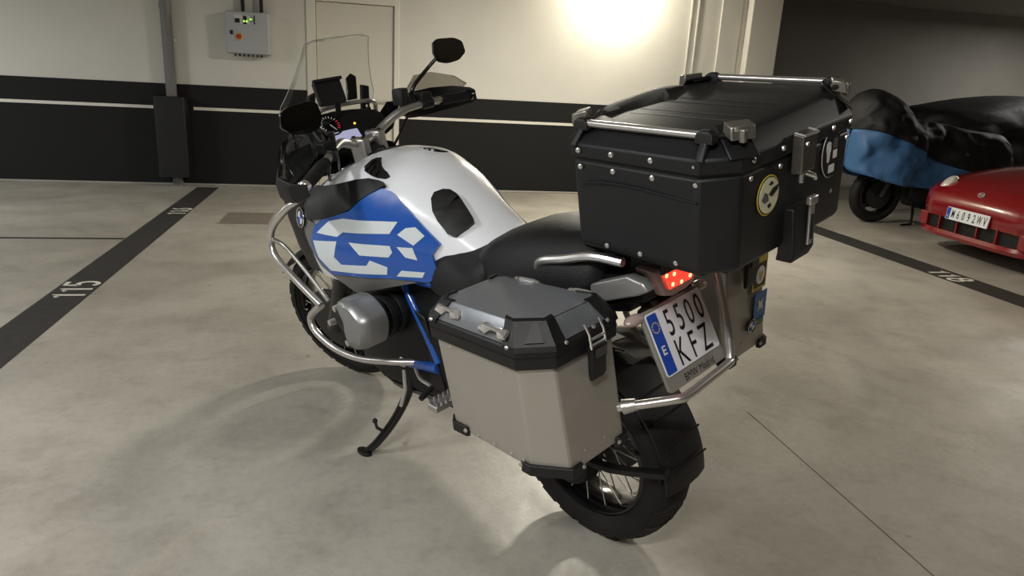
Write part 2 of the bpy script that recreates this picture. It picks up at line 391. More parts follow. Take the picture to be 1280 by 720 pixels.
# electrical cabinet
cab = thing('electrical_cabinet', 'light grey electrical cabinet with a red rotary switch beside the white door', 'electrical box', Matrix.Translation((-1.175, WY-.11, 1.44)), org=(-1.175, WY-.11, 1.44))
CABGREY = mat('cabinet_grey', rgb(168, 171, 174), .5)
G().box((-1.178, WY-.08, 1.665), (.44, .158, .43)).build('cabinet_body', CABGREY, cab, bevel=.008)
FY = WY-.172
dr = G().box((-1.178, WY-.165, 1.665), (.425, .014, .415)).build('cabinet_door', CABGREY, cab, bevel=.004)
def frontpanel(name, x, z, w, h, mt, parent, d=.006): return G().box((x, FY-d/2, z), (w, d, h)).build(name, mt, parent, smooth=False)
w_ = frontpanel('breaker_window', -1.195, 1.80, .215, .085, mat('breaker_backing', rgb(196, 198, 198), .4), dr, .003)
for x, wd, z, h, mt in ((-1.272, .05, 1.785, .045, BLACK_PLASTIC), (-1.195, .035, 1.795, .08, BLACK_PLASTIC), (-1.10, .014, 1.80, .085, BLACK_PLASTIC), (-1.132, .02, 1.80, .07, mat('breaker_grey', rgb(120, 128, 140), .4))):
    frontpanel('breaker', x, z, wd, h, mt, dr, .008)
GRN = mat('cabinet_green_light', rgb(150, 220, 40), .3, emit=(.35, .9, .05), estr=2.0)
for x, z in ((-1.203, 1.783), (-1.178, 1.783), (-1.135, 1.805)):
    frontpanel('status_light', x, z, .014, .016, GRN, dr, .011)
frontpanel('keyhole_plate', -1.337, 1.665, .028, .042, BLACK_PLASTIC, dr, .008)
sw = G().lathe((-1.262, FY, 1.625), (0, -1, 0), [(0, .038), (.006, .038), (.007, .03)]).build('switch_plate', mat('switch_yellow', rgb(206, 178, 96), .45), dr)
G().lathe((-1.262, FY, 1.625), (0, -1, 0), [(.005, .028), (.022, .026), (.024, .02)]).box((-1.262, FY-.03, 1.625), (.014, .014, .05)).build('rotary_switch', mat('switch_red', rgb(176, 58, 30), .4), dr)
for k in range(7): G().cyl((-1.32+k*.045, WY-.09, 1.425), (-1.32+k*.045, WY-.09, 1.455), .011, n=10).build('cable_gland', GREY_PLASTIC, cab)
for x in (-1.228, -1.038):
    c_ = G().box((x, WY-.05, (1.88+CEIL_Z)/2), (.034, .05, CEIL_Z-1.88)).build('cable_duct', BLACK_PLASTIC, cab, bevel=.004)

# lamps: wall lamp over the back wall, ceiling battens including the added fill ones
lamp = thing('wall_lamp', 'warm white lamp high on the back wall above the top case', 'lamp', Matrix.Translation(WALL_LAMP), org=WALL_LAMP)
LAMP_GLOW = mat('lamp_glow', rgb(255, 240, 205), .4, emit=(1.0, .88, .62), estr=14)
x, y, z = WALL_LAMP
G().box((x, WY-.03, z), (.50, .058, .14)).build('lamp_base', GREY_PLASTIC, lamp, bevel=.01)
G().loft([[(x+a*s, WY-.06-d, z+b*s) for a, b in rrect(.46, .12, .05)] for d, s in ((0, 1), (.03, .97), (.055, .8))]).build('lamp_diffuser', LAMP_GLOW, lamp)
BAT_GLOW = mat('batten_glow', rgb(250, 245, 230), .4, emit=(1, .95, .85), estr=5)
for i, (x, y, z, lnn, rz, pw, c) in enumerate(BATTENS):
    b_ = thing('ceiling_batten', ['fluorescent batten on the ceiling between the motorcycle and the back wall', 'fluorescent batten on the ceiling left of the motorcycle', 'fluorescent batten on the ceiling behind the camera', 'added fill batten, out of view above the black vehicle cover', 'added fill batten, out of view near the far left wall', 'added fill batten, out of view right of the motorcycle'][i], 'lamp', Matrix.Translation((x, y, z)) @ Matrix.Rotation(rz, 4, 'Z'), group='ceiling battens')
    G().box((0, 0, .075), (lnn+.08, .07, .06)).build('batten_housing', DOOR_WHITE, b_, bevel=.006)
    G().cyl((-lnn/2, 0, .02), (lnn/2, 0, .02), .014).build('batten_tube', BAT_GLOW, b_)
# ------------------------------------------------------------------ the motorcycle (bike frame: x forward, y left, z up)
BX, BY, BYAW, LEAN = .76709, 1.84017, -.54482, .18111
_fw = Vector((sin(BYAW), cos(BYAW), 0)); _lf = Vector((-cos(BYAW), sin(BYAW), 0)); _up = Vector((0, 0, 1))
_c, _s = cos(LEAN), sin(LEAN)
BIKE = Matrix.Identity(4)
for i in range(3):
    BIKE[i][0] = _fw[i]; BIKE[i][1] = _c*_lf[i]-_s*_up[i]; BIKE[i][2] = _s*_lf[i]+_c*_up[i]
BIKE.translation = (BX, BY, 0)
moto = thing('motorcycle', 'white and blue adventure motorcycle on its side stand with black and aluminium luggage', 'motorcycle', BIKE)

def interp(x, xs, ys):
    if x <= xs[0]: return ys[0]
    for i in range(len(xs)-1):
        if x <= xs[i+1]:
            t = (x-xs[i])/(xs[i+1]-xs[i]); return ys[i]*(1-t)+ys[i+1]*t
    return ys[-1]
def smooth_interp(x, xs, ys, h=.025): return (interp(x-h, xs, ys)+2*interp(x, xs, ys)+interp(x+h, xs, ys))/4
SX = [-.2, .25, .38, .5, .65, .8, .95, 1.05, 1.12, 1.17, 1.21]
SW = [.10, .12, .13, .155, .21, .262, .29, .30, .295, .26, .16]
SZ = [.90, .90, .925, 1.0, 1.085, 1.125, 1.115, 1.075, 1.05, 1.02, 1.0]
def S(x, z):
    w = smooth_interp(x, SX, SW); zt = smooth_interp(x, SX, SZ); z0, zb = .84, .62
    if z >= z0:
        t = min(1, max(0, (z-z0)/(zt-z0))); return w*max(0, 1-t**2.3)**(1/2.3)
    t = (z0-z)/(z0-zb); return w*(1-.22*t*t)
def section(x, zlow, n=14):
    zlow = max(zlow, interp(x, [.36, .55, .7, .85], [.87, .82, .75, .70]))
    """closed cross-section of the bodywork at x, left flank over the top to the right flank"""
    w = smooth_interp(x, SX, SW); zt = smooth_interp(x, SX, SZ); half = []
    k = 5
    for i in range(k):
        z = zlow+(.84-zlow)*i/k; half.append((S(x, z), z))
    for i in range(n+1):
        a = pi/2*i/n; half.append((w*max(cos(a), 0)**(2/2.3), .84+(zt-.84)*sin(a)**(2/2.3)))
    L = [(x, y, z) for y, z in half]; R = [(x, -y, z) for y, z in half[:-1]][::-1]
    return L+R
def patch(poly, off, side=1, cell=.03, thick=.004, rnd=0):
    """outline in (x,z) laid on the bodywork flank, off metres proud of it"""
    if rnd: poly = chaikin(poly, rnd, .22)
    bm = bmesh.new(); vs = [bm.verts.new((x, 0, z)) for x, z in poly]; bm.faces.new(vs)
    xs = [p[0] for p in poly]; zs = [p[1] for p in poly]
    for ax, lo, hi in ((0, min(xs), max(xs)), (2, min(zs), max(zs))):
        t = lo+cell
        while t < hi:
            co = [0, 0, 0]; no = [0, 0, 0]; co[ax] = t; no[ax] = 1
            bmesh.ops.bisect_plane(bm, geom=bm.verts[:]+bm.edges[:]+bm.faces[:], plane_co=co, plane_no=no, dist=1e-5); t += cell
    bmesh.ops.triangulate(bm, faces=bm.faces)
    def P(x, z, o):
        e = 1e-3; y = S(x, z)
        nx = -(S(x+e, z)-S(x-e, z))/(2*e); nz = -(S(x, z+e)-S(x, z-e))/(2*e)
        nx = max(-2, min(2, nx)); nz = max(-3, min(3, nz))
        n_ = Vector((nx, 1, nz)).normalized(); q = Vector((x, y, z))+n_*o
        return (q.x, q.y*side, q.z)
    bm.verts.index_update()
    top = [P(v.co.x, v.co.z, off) for v in bm.verts]; bot = [P(v.co.x, v.co.z, off-thick) for v in bm.verts]
    fs = [tuple(v.index for v in f.verts) for f in bm.faces]; N = len(top)
    bd = [e for e in bm.edges if len(e.link_faces) == 1]
    F = fs+[tuple(i+N for i in f[::-1]) for f in fs]+[(e.verts[0].index, e.verts[1].index, e.verts[1].index+N, e.verts[0].index+N) for e in bd]
    bm.free(); g = G(); g.add(top+bot, F); return g

# --- fuel tank
g = G(); xs = [.36+.025*i for i in range(31)]
g.loft([section(x, .70) for x in xs])
tank = g.build('fuel_tank', WHITE_PAINT, moto, ang=60)
cowl = G().loft([section(x, .66) for x in (1.085, 1.10, 1.12, 1.14, 1.16, 1.18, 1.2, 1.215)]).build('front_cowl', BLACK_PLASTIC, moto, ang=50)
BLUE = [(1.015, .905), (.969, .930), (.841, .970), (.787, 1.018), (.743, 1.040), (.704, 1.032), (.638, .994), (.544, .926), (.507, .899), (.535, .862), (.515, .803), (.560, .772), (.70, .768), (.985, .735), (1.035, .79), (1.048, .85)]
BLACKP = [(1.115, 1.0), (1.0, 1.018), (.816, 1.062), (.75, 1.056), (.735, 1.044), (.787, 1.018), (.841, .970), (.969, .930), (1.06, .912), (1.125, .93)]
SILV = [(1.125, .93), (1.06, .912), (1.015, .905), (1.048, .85), (1.035, .79), (.985, .735), (.70, .768), (.60, .765), (.66, .748), (.75, .72), (.905, .672), (1.04, .75), (1.10, .86)]
WPIECES = [[(1.004, .881), (.934, .929), (.866, .945), (.653, .954), (.679, .917), (.865, .903), (.896, .884)],
 [(1.032, .85), (.901, .868), (.931, .808), (.904, .786), (.781, .803), (.765, .823), (.70, .807), (.709, .781), (.976, .751), (1.024, .79)],
 [(.842, .873), (.68, .88), (.672, .86), (.689, .842), (.801, .836)],
 [(.651, .917), (.624, .938), (.593, .942), (.559, .919), (.595, .889)],
 [(.654, .879), (.599, .881), (.585, .844), (.627, .849)],
 [(.65, .802), (.566, .806), (.578, .787), (.673, .78)]]
def low(poly, side, k=.72): return poly if side > 0 else [(x, .84+(z-.84)*k if z > .84 else z) for x, z in poly]
for side in (1, -1):
    bl = patch(low(BLUE, side), .012, side, thick=.014).build('side_panel', BLUE_PAINT, moto, ang=50, label='bright blue panel with white lettering shapes')
    for w in WPIECES: patch(low(w, side), .0132, side, thick=.0012).build('decal', DECAL_WHITE, bl, ang=50)
    patch(low(BLACKP, side), .016, side, thick=.02, rnd=1).build('upper_trim', BLACK_PLASTIC, moto, ang=50, label='matt black plastic trim over the blue panel')
    patch(SILV, .007, side, thick=.012, rnd=0).build('lower_panel', GREY_PAINT, moto, ang=50, label='grey painted lower fairing panel')
    VENT = [(.886, 1.082), (.892, 1.106), (.85, 1.110), (.745, 1.074), (.76, 1.064)]
    vn = patch(low(VENT, side), .003, side, cell=.02, thick=.006, rnd=1).build('tank_vent', BLACK_PLASTIC, moto, ang=50)
    for k in range(3):
        x = .862-.03*k; patch(low([(x, 1.078-.004*k), (x+.006, 1.102-.008*k), (x-.003, 1.102-.009*k), (x-.009, 1.078-.004*k)], side), .0065, side, thick=.006).build('vent_slat', BLACK_GLOSS, vn)
    KNEE = [(.590, 1.024), (.570, 1.032), (.53, 1.012), (.455, .962), (.437, .948), (.468, .914), (.547, .970)]
    patch(low(KNEE, side, .5), .018 if side > 0 else .008, side, thick=.022, rnd=1).build('knee_pad', BLACK_PLASTIC, moto, ang=50, bevel=.003)
# roundels: blue and white quartered badges
def roundel(c, n, up, r, parent):
    n = Vector(n).normalized(); u = Vector(up).cross(n).normalized(); v = n.cross(u); c = Vector(c)
    b_ = G().lathe(c, n, [(0, r), (.004, r), (.0045, r*.93)], 28).build('badge', BLACK_GLOSS, parent)
    rg = [c+n*.005+(u*cos(2*pi*k/28)+v*sin(2*pi*k/28))*r*.95 for k in range(28)]
    G().tube(rg, r*.05, 6, closed=True).build('badge_ring', CHROME, b_)
    for q in range(4):
        pts = [(0, 0)]+[(r*.64*cos(pi/2*q+pi/2*k/6), r*.64*sin(pi/2*q+pi/2*k/6)) for k in range(7)]
        G().prism(pts, c, u, v, .0015, .0042).build('badge_quarter', STICKER_WHITE if q % 2 else PLATE_BLUE, b_)
for s in (1, -1): roundel((1.12, .295*s, .912), (.12, .97*s, .18), (0, 0, 1), .036, cowl)
G().loft([[(1.05, -.26, .985), (1.06, -.30, .982), (1.0, -.312, .984), (.955, -.30, .985), (.94, -.25, .99)], [(1.05, -.26, .992), (1.06, -.30, .989), (1.0, -.312, .991), (.955, -.30, .992), (.94, -.25, .997)]]).build('fairing_wing', GREY_PLASTIC, moto, bevel=.002)
# fuel filler cap and ignition surround on top of the tank
G().lathe((.80, -.07, 1.098), (0, -.3, 1), [(0, .05), (.012, .048), (.015, .03), (.015, 0)]).build('filler_cap', BLACK_GLOSS, moto)
G().loft([[(x, y*s, z) for y in (-.06, -.03, .03, .06) for z in ()] or [(x, -.06*s, 1.06), (x, -.05*s, z), (x, .05*s, z), (x, .06*s, 1.06)] for x, s, z in ((.93, .7, 1.116), (.97, 1, 1.112), (1.02, 1, 1.09), (1.05, .8, 1.07))]).build('ignition_surround', BLACK_PLASTIC, moto, bevel=.006)

# --- seats
def seat_section(x, w, zt, zb, n=2.7, cnt=18, dip=0):
    out = []
    for i in range(cnt+1):
        a = pi*i/cnt; y = w*abs(cos(a))**(2/n)*(1 if cos(a) >= 0 else -1); z = zb+(zt-zb)*abs(sin(a))**(2/n) - dip*(1-abs(y/w))
        out.append((x, y, z))
    return out
g = G().loft([seat_section(x, w, zt, zb) for x, w, zt, zb in ((.60, .10, .875, .80), (.592, .145, .892, .78), (.578, .168, .905, .762), (.555, .18, .911, .75), (.52, .186, .912, .742), (.46, .192, .908, .738), (.40, .198, .908, .75), (.34, .20, .92, .775), (.30, .19, .928, .80), (.285, .17, .92, .83))])
g.build('rider_seat', SEAT_VINYL, moto, ang=60)
g = G().loft([seat_section(x, w, zt, zb) for x, w, zt, zb in ((.365, .12, .905, .87), (.345, .155, .932, .85), (.30, .172, .958, .835), (.22, .182, .992, .83), (.12, .184, 1.018, .84), (.0, .178, 1.03, .86), (-.08, .165, 1.03, .88), (-.10, .14, 1.02, .90))])
g.build('passenger_seat', SEAT_VINYL, moto, ang=60)

# --- tail, rack, grab rails
G().loft([[(x, -w, zb), (x, -w*.9, zt), (x, w*.9, zt), (x, w, zb)] for x, w, zb, zt in ((.36, .12, .70, .84), (.1, .13, .78, .88), (-.1, .12, .85, .94), (-.215, .10, .885, .965))]).build('tail_frame', BLACK_MATT, moto, bevel=.008)
for s in (1, -1):
    G().tube([(.088, .16*s, .87), (.082, .162*s, .925), (.06, .165*s, .952), (-.02, .165*s, .975), (-.105, .16*s, .999), (-.19, .15*s, 1.0)], .0115, 10, 4).build('grab_rail', STEEL, moto)
    pl = [(-.04, .90), (-.20, .968), (-.245, .962), (-.262, .945), (-.235, .928), (-.10, .872), (-.06, .868)]
    G().loft([[(x, .118*s, z) for x, z in pl], [(x, .145*s, z*1.0) for x, z in pl], [(x*.97-.004, .152*s, z*.985+.0137) for x, z in pl]]).build('tail_panel', SILVER_PAINT, moto, bevel=.004)
    G().loft([[(-.03, .12*s, .88), (-.03, .148*s, .885), (-.075, .15*s, .90), (-.075, .12*s, .90)], [(-.015, .12*s, .93), (-.015, .15*s, .93), (-.06, .152*s, .945), (-.06, .12*s, .945)]]).build('tail_clip', BLACK_PLASTIC, moto, bevel=.003)
G().box((-.22, -.02, 1.015), (.34, .30, .02)).box((-.10, 0, .985), (.06, .22, .05)).box((-.2, 0, .98), (.1, .16, .05)).build('luggage_rack', BLACK_PLASTIC, moto, bevel=.006)
# tail light
tl = G().loft([[(x, y*k, .925+(z-.925)*k) for y, z in ((.108, .972), (.07, .978), (-.07, .978), (-.108, .972), (-.062, .895), (-.03, .884), (.03, .884), (.062, .895))] for x, k in ((-.18, .9), (-.225, 1), (-.236, .97), (-.242, .86))]).build('tail_light', CLEAR_LENS, moto, bevel=.003)
G().loft([[(x, y, z) for y, z in ((.072, .960), (-.072, .960), (-.045, .908), (.045, .908))] for x in (-.22, -.2445)]).build('red_lens', RED_LENS, tl, bevel=.003)
g = G()
for y, z in ((.06, .95), (.03, .945), (.0, .95), (-.03, .945), (-.06, .95), (.035, .92), (0, .915), (-.035, .92)):
    g.sphere((-.2455, y, z), .0055, 10, (.4, 1, 1))
g.build('led_cluster', RED_LED, tl)
# number plate
PT = Vector((-.2165, 0, .8557)); PD = Vector((-sin(.455), 0, -cos(.455))); PN = Vector((-cos(.455), 0, sin(.455))); PU = Vector((0, -1, 0)); PV = -PD
def pp(a, b, o=0): return PT+PU*a+PD*b+PN*o      # a: right, b: down
hold = G().prism([(x, -y) for x, y in rrect(.236, .206, .012)], pp(0, .095), PU, PV, .010, -.012).build('plate_holder', PLATE_FRAME, moto, bevel=.002)
pl = G().prism(rrect(.22, .16, .008), pp(0, .08), PU, PV, .003, -.001).build('number_plate', PLATE_WHITE, moto, bevel=.0006, label='white number plate reading 5500 KFZ')
G().prism(rrect(.036, .152, .004), pp(-.089, .08), PU, PV, .0006, .002).build('country_strip', PLATE_BLUE, pl)
for k in range(12):
    a = 2*pi*k/12; c = pp(-.089+.0125*cos(a), .038+.0125*sin(a), .003)
    st = [(r_*cos(pi/2+pi*j/5), r_*sin(pi/2+pi*j/5)) for j in range(10) for r_ in ((.0028 if j % 2 == 0 else .0012),)]
    G().prism(st, c, PU, PV, .0004).build('star', GOLD, pl)
text_geo('E', .023, pp(-.089, .096, .003), PU, PV, .0004, 1.0, .02).build('country_letter', STICKER_WHITE, pl, smooth=False, recalc=False)
for j, ch in enumerate('5500'): text_geo(ch, .066, pp(-.038+.041*j, .043, .0022), PU, PV, .0006, .62, .004).build('character', PLATE_BLACK, pl, smooth=False, recalc=False)
for j, ch in enumerate('KFZ'): text_geo(ch, .066, pp(-.030+.048*j, .120, .0022), PU, PV, .0006, .64, .004).build('character', PLATE_BLACK, pl, smooth=False, recalc=False)
text_geo('BMW Madrid', .019, pp(.01, .182, -.002), PU, PV, .0008, .82, .0).build('holder_text', PLATE_BLACK, hold, smooth=False, recalc=False)
G().loft([[(-.13, .05, .88), (-.13, -.05, .88), (-.16, -.05, .87), (-.16, .05, .87)], [tuple(pp(-.05, .12, -.03)), tuple(pp(.05, .12, -.03)), tuple(pp(.05, .12, -.012)), tuple(pp(-.05, .12, -.012))]]).build('plate_bracket', BLACK_PLASTIC, moto, bevel=.004)
G().loft([[(-.05, -.06, .80), (-.05, .06, .80), (-.05, .06, .88), (-.05, -.06, .88)], [(-.13, -.055, .82), (-.13, .055, .82), (-.16, .055, .89), (-.16, -.055, .89)]]).build('tail_underside', BLACK_MATT, moto, bevel=.006)
for s in (1, -1):
    ind = G().tube([(-.195, .06*s, .86), (-.20, .10*s, .855)], .010, 10).build('indicator_stalk', BLACK_PLASTIC, moto)
    G().sphere((-.205, .132*s, .850), .033, 16, (.55, 1, .40)).build('indicator_lens', CLEAR_LENS, ind)
# pannier carrier loop
G().tube([(-.212, .207, .648), (-.235, .192, .655), (-.255, .18, .66), (-.315, .125, .672), (-.33, .095, .674), (-.33, .0, .678), (-.328, -.085, .682), (-.322, -.105, .69), (-.30, -.125, .75), (-.26, -.15, .84), (-.22, -.16, .92), (-.14, -.15, .97)], .0115, 12, 4).build('pannier_carrier', STEEL, moto, ang=60)
G().cyl((-.222, .200, .650), (-.248, .182, .659), .019, .015).build('carrier_joint', CAST_ALU, moto)
for s in (1, -1):
    G().tube([(.16, .14*s, .86), (.10, .145*s, .80), (.0, .135*s, .64), (-.12, .13*s, .64)], .009, 8, 4).tube([(-.06, .12*s, .90), (-.10, .13*s, .82), (-.12, .13*s, .64)], .009, 8, 4).build('pannier_rack', STEEL, moto)

# --- wheels
def tyre_geo(R, w, prof_r, n=72, tread=26, tooth=.05):
    """torus-like tyre: crown of half width w, rim radius prof_r"""
    prof = [(-w*.72, prof_r), (-w*.9, prof_r+.02), (-w, R-.052), (-w*.97, R-.034), (-w*.86, R-.020), (-w*.62, R-.008), (-w*.32, R-.002), (0, R), (w*.32, R-.002), (w*.62, R-.008), (w*.86, R-.020), (w*.97, R-.034), (w, R-.052), (w*.9, prof_r+.02), (w*.72, prof_r)]
    g = G(); rings = []
    for i in range(n):
        a = 2*pi*i/n; rings.append([(r*cos(a), y, r*sin(a)) for y, r in prof])
    rings.append(rings[0]); g.loft(rings, cap=False, closed=False); return g, prof
def groove_geo(R, w, n):
    """slanted tread blocks standing slightly proud of the carcass"""
    g = G()
    for i in range(n):
        for s in (1, -1):
            a0 = 2*pi*(i+(.5 if s < 0 else 0))/n; da = 2*pi/n*.36; secs = []
            for t in range(5):
                y = (.06+.86*t/4)*w*s; fr = abs(y)/w; rr = R-.026*fr**2.6; sh = .11*t/4
                a1 = a0+sh-da; a2 = a0+sh+da
                secs.append([((rr-.006)*cos(a1), y, (rr-.006)*sin(a1)), ((rr+.004)*cos(a1), y, (rr+.004)*sin(a1)), ((rr+.004)*cos(a2), y, (rr+.004)*sin(a2)), ((rr-.006)*cos(a2), y, (rr-.006)*sin(a2))])
            g.loft(secs)
    return g
def spokes_geo(rh, rr, wh, wr, n):
    g = G()
    for i in range(n):
        s = 1 if i % 2 else -1; a = 2*pi*i/n; b = a+(.33 if (i//2) % 2 else -.33)
        g.cyl((rh*cos(b), wh*s, rh*sin(b)), (rr*cos(a), wr*s, rr*sin(a)), .0022, n=5)
    return g
def wheel(name, R, w, rim_r, M, blocks):
    t_, _ = tyre_geo(R, w, rim_r); ty = t_.xf(M).build(name, RUBBER, moto, ang=40)
    groove_geo(R-.002, w, blocks).xf(M).build('tread_blocks', RUBBER, ty, smooth=False, kind='stuff')
    pr = [(-w*.74, rim_r+.012), (-w*.78, rim_r-.004), (-w*.5, rim_r-.016), (0, rim_r-.024), (w*.5, rim_r-.016), (w*.78, rim_r-.004), (w*.74, rim_r+.012)]
    g = G(); rings = [[(r*cos(2*pi*i/48), y, r*sin(2*pi*i/48)) for y, r in pr] for i in range(49)]
    g.loft(rings, cap=False, closed=False); g.xf(M).build('rim', BLACK_GLOSS, ty, ang=60, solid=.004)
    spokes_geo(.05, rim_r-.018, .035, w*.55, 36).xf(M).build('spokes', STEEL, ty, kind='stuff')
    G().lathe((0, 0, 0), (0, 1, 0), [(-w*.8, .02), (-w*.8, .03), (-.045, .055), (.045, .055), (w*.8, .03), (w*.8, .02)]).xf(M).build('hub', BLACK_MATT, ty)
    return ty
RW = Matrix.Translation((.067, -.013, .316))
rear = wheel('rear_tyre', .316, .078, .222, RW, 22)
ST_AX = Vector((-sin(radians(25.5)), 0, cos(radians(25.5)))); ST_A = radians(18.0)
ST_C = Vector((1.09, 0, 1.10))
ST = Matrix.Translation(ST_C) @ Matrix.Rotation(ST_A, 4, ST_AX) @ Matrix.Translation(-ST_C)
FW = Matrix.Translation((1.527, -.022, .316)) @ Matrix.Rotation(ST_A, 4, ST_AX)
front = wheel('front_tyre', .314, .062, .243, FW, 24)
for s in (1, -1):
    G().lathe((0, s*.068, 0), (0, s, 0), [(0, .085), (0, .152), (.005, .152), (.005, .085)], 40).xf(FW).build('brake_disc', DISC_STEEL, front)
    G().box((-.10, s*.085, .09), (.075, .05, .11)).xf(FW).build('brake_caliper', GREY_PLASTIC, moto, bevel=.012)
G().lathe((.067, -.075, .316), (0, -1, 0), [(0, .06), (0, .132), (.005, .132), (.005, .06)], 40).build('brake_disc', DISC_STEEL, rear)
# final drive, swing arm, rear mudguard
sw = G().lathe((.067, .05, .316), (0, 1, 0), [(0, .05), (.0, .085), (.03, .095), (.07, .085), (.085, .05), (.085, 0)]).build('final_drive', BLACK_MATT, moto)
G().tube([(.067, .095, .33), (.25, .11, .38), (.45, .11, .43), (.60, .09, .46)], lambda t: .045+.012*t, 12, 3).build('swing_arm', BLACK_MATT, moto, ang=60)
def arc_sheet(r, a0, a1, w, n, th, cx, cy, cz, bow=.012):
    secs = []
    for i in range(n+1):
        a = a0+(a1-a0)*i/n; row = []
        for rr in (r, r+th):
            ys = [-w, -w*.85, -w*.45, 0, w*.45, w*.85, w]
            if rr > r: ys = ys[::-1]
            for y in ys: q = rr-bow*abs(y/w)**3; row.append((cx+q*cos(a), cy+y, cz+q*sin(a)))
        secs.append(row)
    return G().loft(secs)
mg = arc_sheet(.334, radians(116), radians(179), .086, 16, .006, .067, -.013, .316).build('rear_mudguard', BLACK_PLASTIC, moto, ang=50)
for k in range(4):
    a = radians(131+12*k); G().tube([(.067+.345*cos(a), -.013+y, .316+.345*sin(a)) for y in (.07, .02, -.03, -.075)], .0032, 6).build('mudguard_rib', BLACK_PLASTIC, mg)
G().tube([(.067+.345*cos(radians(165)), .085, .316+.345*sin(radians(165))), (-.1, .115, .36), (.03, .115, .345)], .018, 8, 3, flat=.6).build('mudguard_arm', BLACK_PLASTIC, moto)
arc_sheet(.338, radians(60), radians(100), .085, 10, .005, .067, -.013, .316).build('wheel_hugger', BLACK_PLASTIC, moto, ang=50)

# --- frame, engine, cylinders
G().loft([[(x, w, zb), (x, w*1.02, (zb+zt)/2), (x, w*.8, zt), (x, -w*.8, zt), (x, -w*1.02, (zb+zt)/2), (x, -w, zb)] for x, w, zb, zt in ((.42, .10, .36, .66), (.52, .15, .32, .72), (.70, .17, .30, .74), (.95, .18, .28, .72), (1.12, .15, .30, .66), (1.18, .11, .36, .6))]).build('engine_block', BLACK_MATT, moto, bevel=.02)
G().loft([[(x, w, z), (x, w*.8, z-.04), (x, -w*.8, z-.04), (x, -w, z)] for x, w, z in ((.60, .15, .30), (.9, .17, .27), (1.12, .15, .30), (1.26, .11, .44))]).build('skid_plate', GREY_PLASTIC, moto, bevel=.006)
HEX = [(.838, .692), (.717, .714), (.668, .652), (.705, .574), (.813, .534), (.905, .56), (.925, .64)]
cxh = sum(p[0] for p in HEX)/7; czh = sum(p[1] for p in HEX)/7
for s in (1, -1):
    cy = G()
    hx = chaikin(HEX, 2, .22)
    for k in range(7): cy.loft([[(cxh+.035+(x-cxh)*(1.02 if k % 2 else .9), y*s, czh-.03+(z-czh)*(1.02 if k % 2 else .9)) for x, z in hx] for y in (.16+.02*k, .179+.02*k)])
    cyl_o = cy.build('cylinder', BLACK_MATT, moto, bevel=.002)
    G().loft([[(cxh+(x-cxh)*(k if x < cxh else k*1.14), y*s, czh+(z-czh)*k) for x, z in hx] for y, k in ((.27, .93), (.305, .95), (.325, .94), (.341, .86), (.346, .7), (.346, .0))], cap=False).build('cylinder_head', BLACK_PLASTIC, cyl_o, ang=40)
    BAND = [(.835, .702), (.745, .720), (.655, .668), (.685, .568), (.775, .535), (.80, .585), (.79, .64), (.812, .672)]
    hb = chaikin(BAND, 3, .22)
    G().loft([[(.745+(x-.745)*k, y*s, .635+(z-.635)*k) for x, z in hb] for y, k in ((.285, 1.02), (.345, 1.03), (.368, .97), (.380, .82), (.382, .5), (.382, 0))], cap=False).build('valve_cover', VALVE_GREY, cyl_o, ang=40)
    for x, z in ((.845, .668), (.80, .556), (.90, .60)): G().lathe((x, .352*s, z), (0, s, 0), [(0, .012), (.022, .011), (.024, .006), (.024, 0)], 10).build('cover_bolt', STEEL, cyl_o)
    # crash bars
    G().tube([(1.12, .20*s, .975), (1.155, .29*s, .959), (1.20, .33*s, .918), (1.256, .358*s, .85), (1.24, .37*s, .77), (1.10, .37*s, .706), (.96, .362*s, .645)], .0128, 12, 5).build('upper_crash_bar', STEEL, moto, ang=60)
    G().tube([(1.252, .36*s, .825), (1.225, .33*s, .79), (1.12, .31*s, .70), (1.03, .30*s, .62)], .008, 8, 4).build('crash_bar_brace', STEEL, moto, ang=60)
    G().tube([(.96, .362*s, .645), (1.03, .36*s, .60), (1.075, .358*s, .56), (1.05, .36*s, .515), (.955, .345*s, .473), (.88, .30*s, .44), (.80, .24*s, .43), (.72, .16*s, .42)], .0128, 12, 5).build('lower_crash_bar', STEEL, moto, ang=60)
    # frame tubes
    G().tube([(.76, .14*s, .715), (.745, .15*s, .685), (.69, .155*s, .61), (.63, .158*s, .52), (.60, .158*s, .46)], .0145, 10, 3).build('frame_tube', BLUE_PAINT, moto, ang=60)
    G().tube([(.78, .15*s, .738), (.62, .162*s, .752), (.47, .162*s, .772), (.30, .15*s, .80)], .0165, 10, 3).build('frame_tube', BLUE_PAINT, moto, ang=60)
    G().prism([(.72, .64), (.64, .615), (.575, .36), (.66, .335), (.80, .40), (.78, .50)], (0, .158*s, 0), (1, 0, 0), (0, 0, 1), .008*-s).build('frame_cover', BLACK_PLASTIC, moto, bevel=.004)
    for x, z in ((.70, .605), (.69, .565), (.675, .50), (.665, .44)):
        G().lathe((x, .158*s, z), (0, s, 0), [(0, .007), (.006, .006), (.007, 0)], 8).build('bolt', STEEL, moto)
    # footpegs
    pg = G().box((.445, .265*s, .42), (.045, .09, .022)).build('footpeg', CAST_ALU, moto, bevel=.004)
    g = G()
    for k in range(5):
        for q in (-1, 1): g.box((.445+q*.019, (.228+.018*k)*s, .435), (.008, .008, .014))
    g.build('peg_teeth', CAST_ALU, pg, smooth=False)
    G().tube([(.50, .16*s, .40), (.46, .2*s, .41), (.445, .225*s, .42)], .012, 8).build('peg_mount', CAST_ALU, moto)
G().tube([(.74, .165, .40), (.68, .19, .385), (.60, .205, .395), (.57, .22, .40)], .007, 8, 3).build('gear_lever', STEEL, moto)
G().cyl((.575, .215, .40), (.555, .275, .395), .010, n=12).build('gear_lever_rubber', RUBBER, moto)
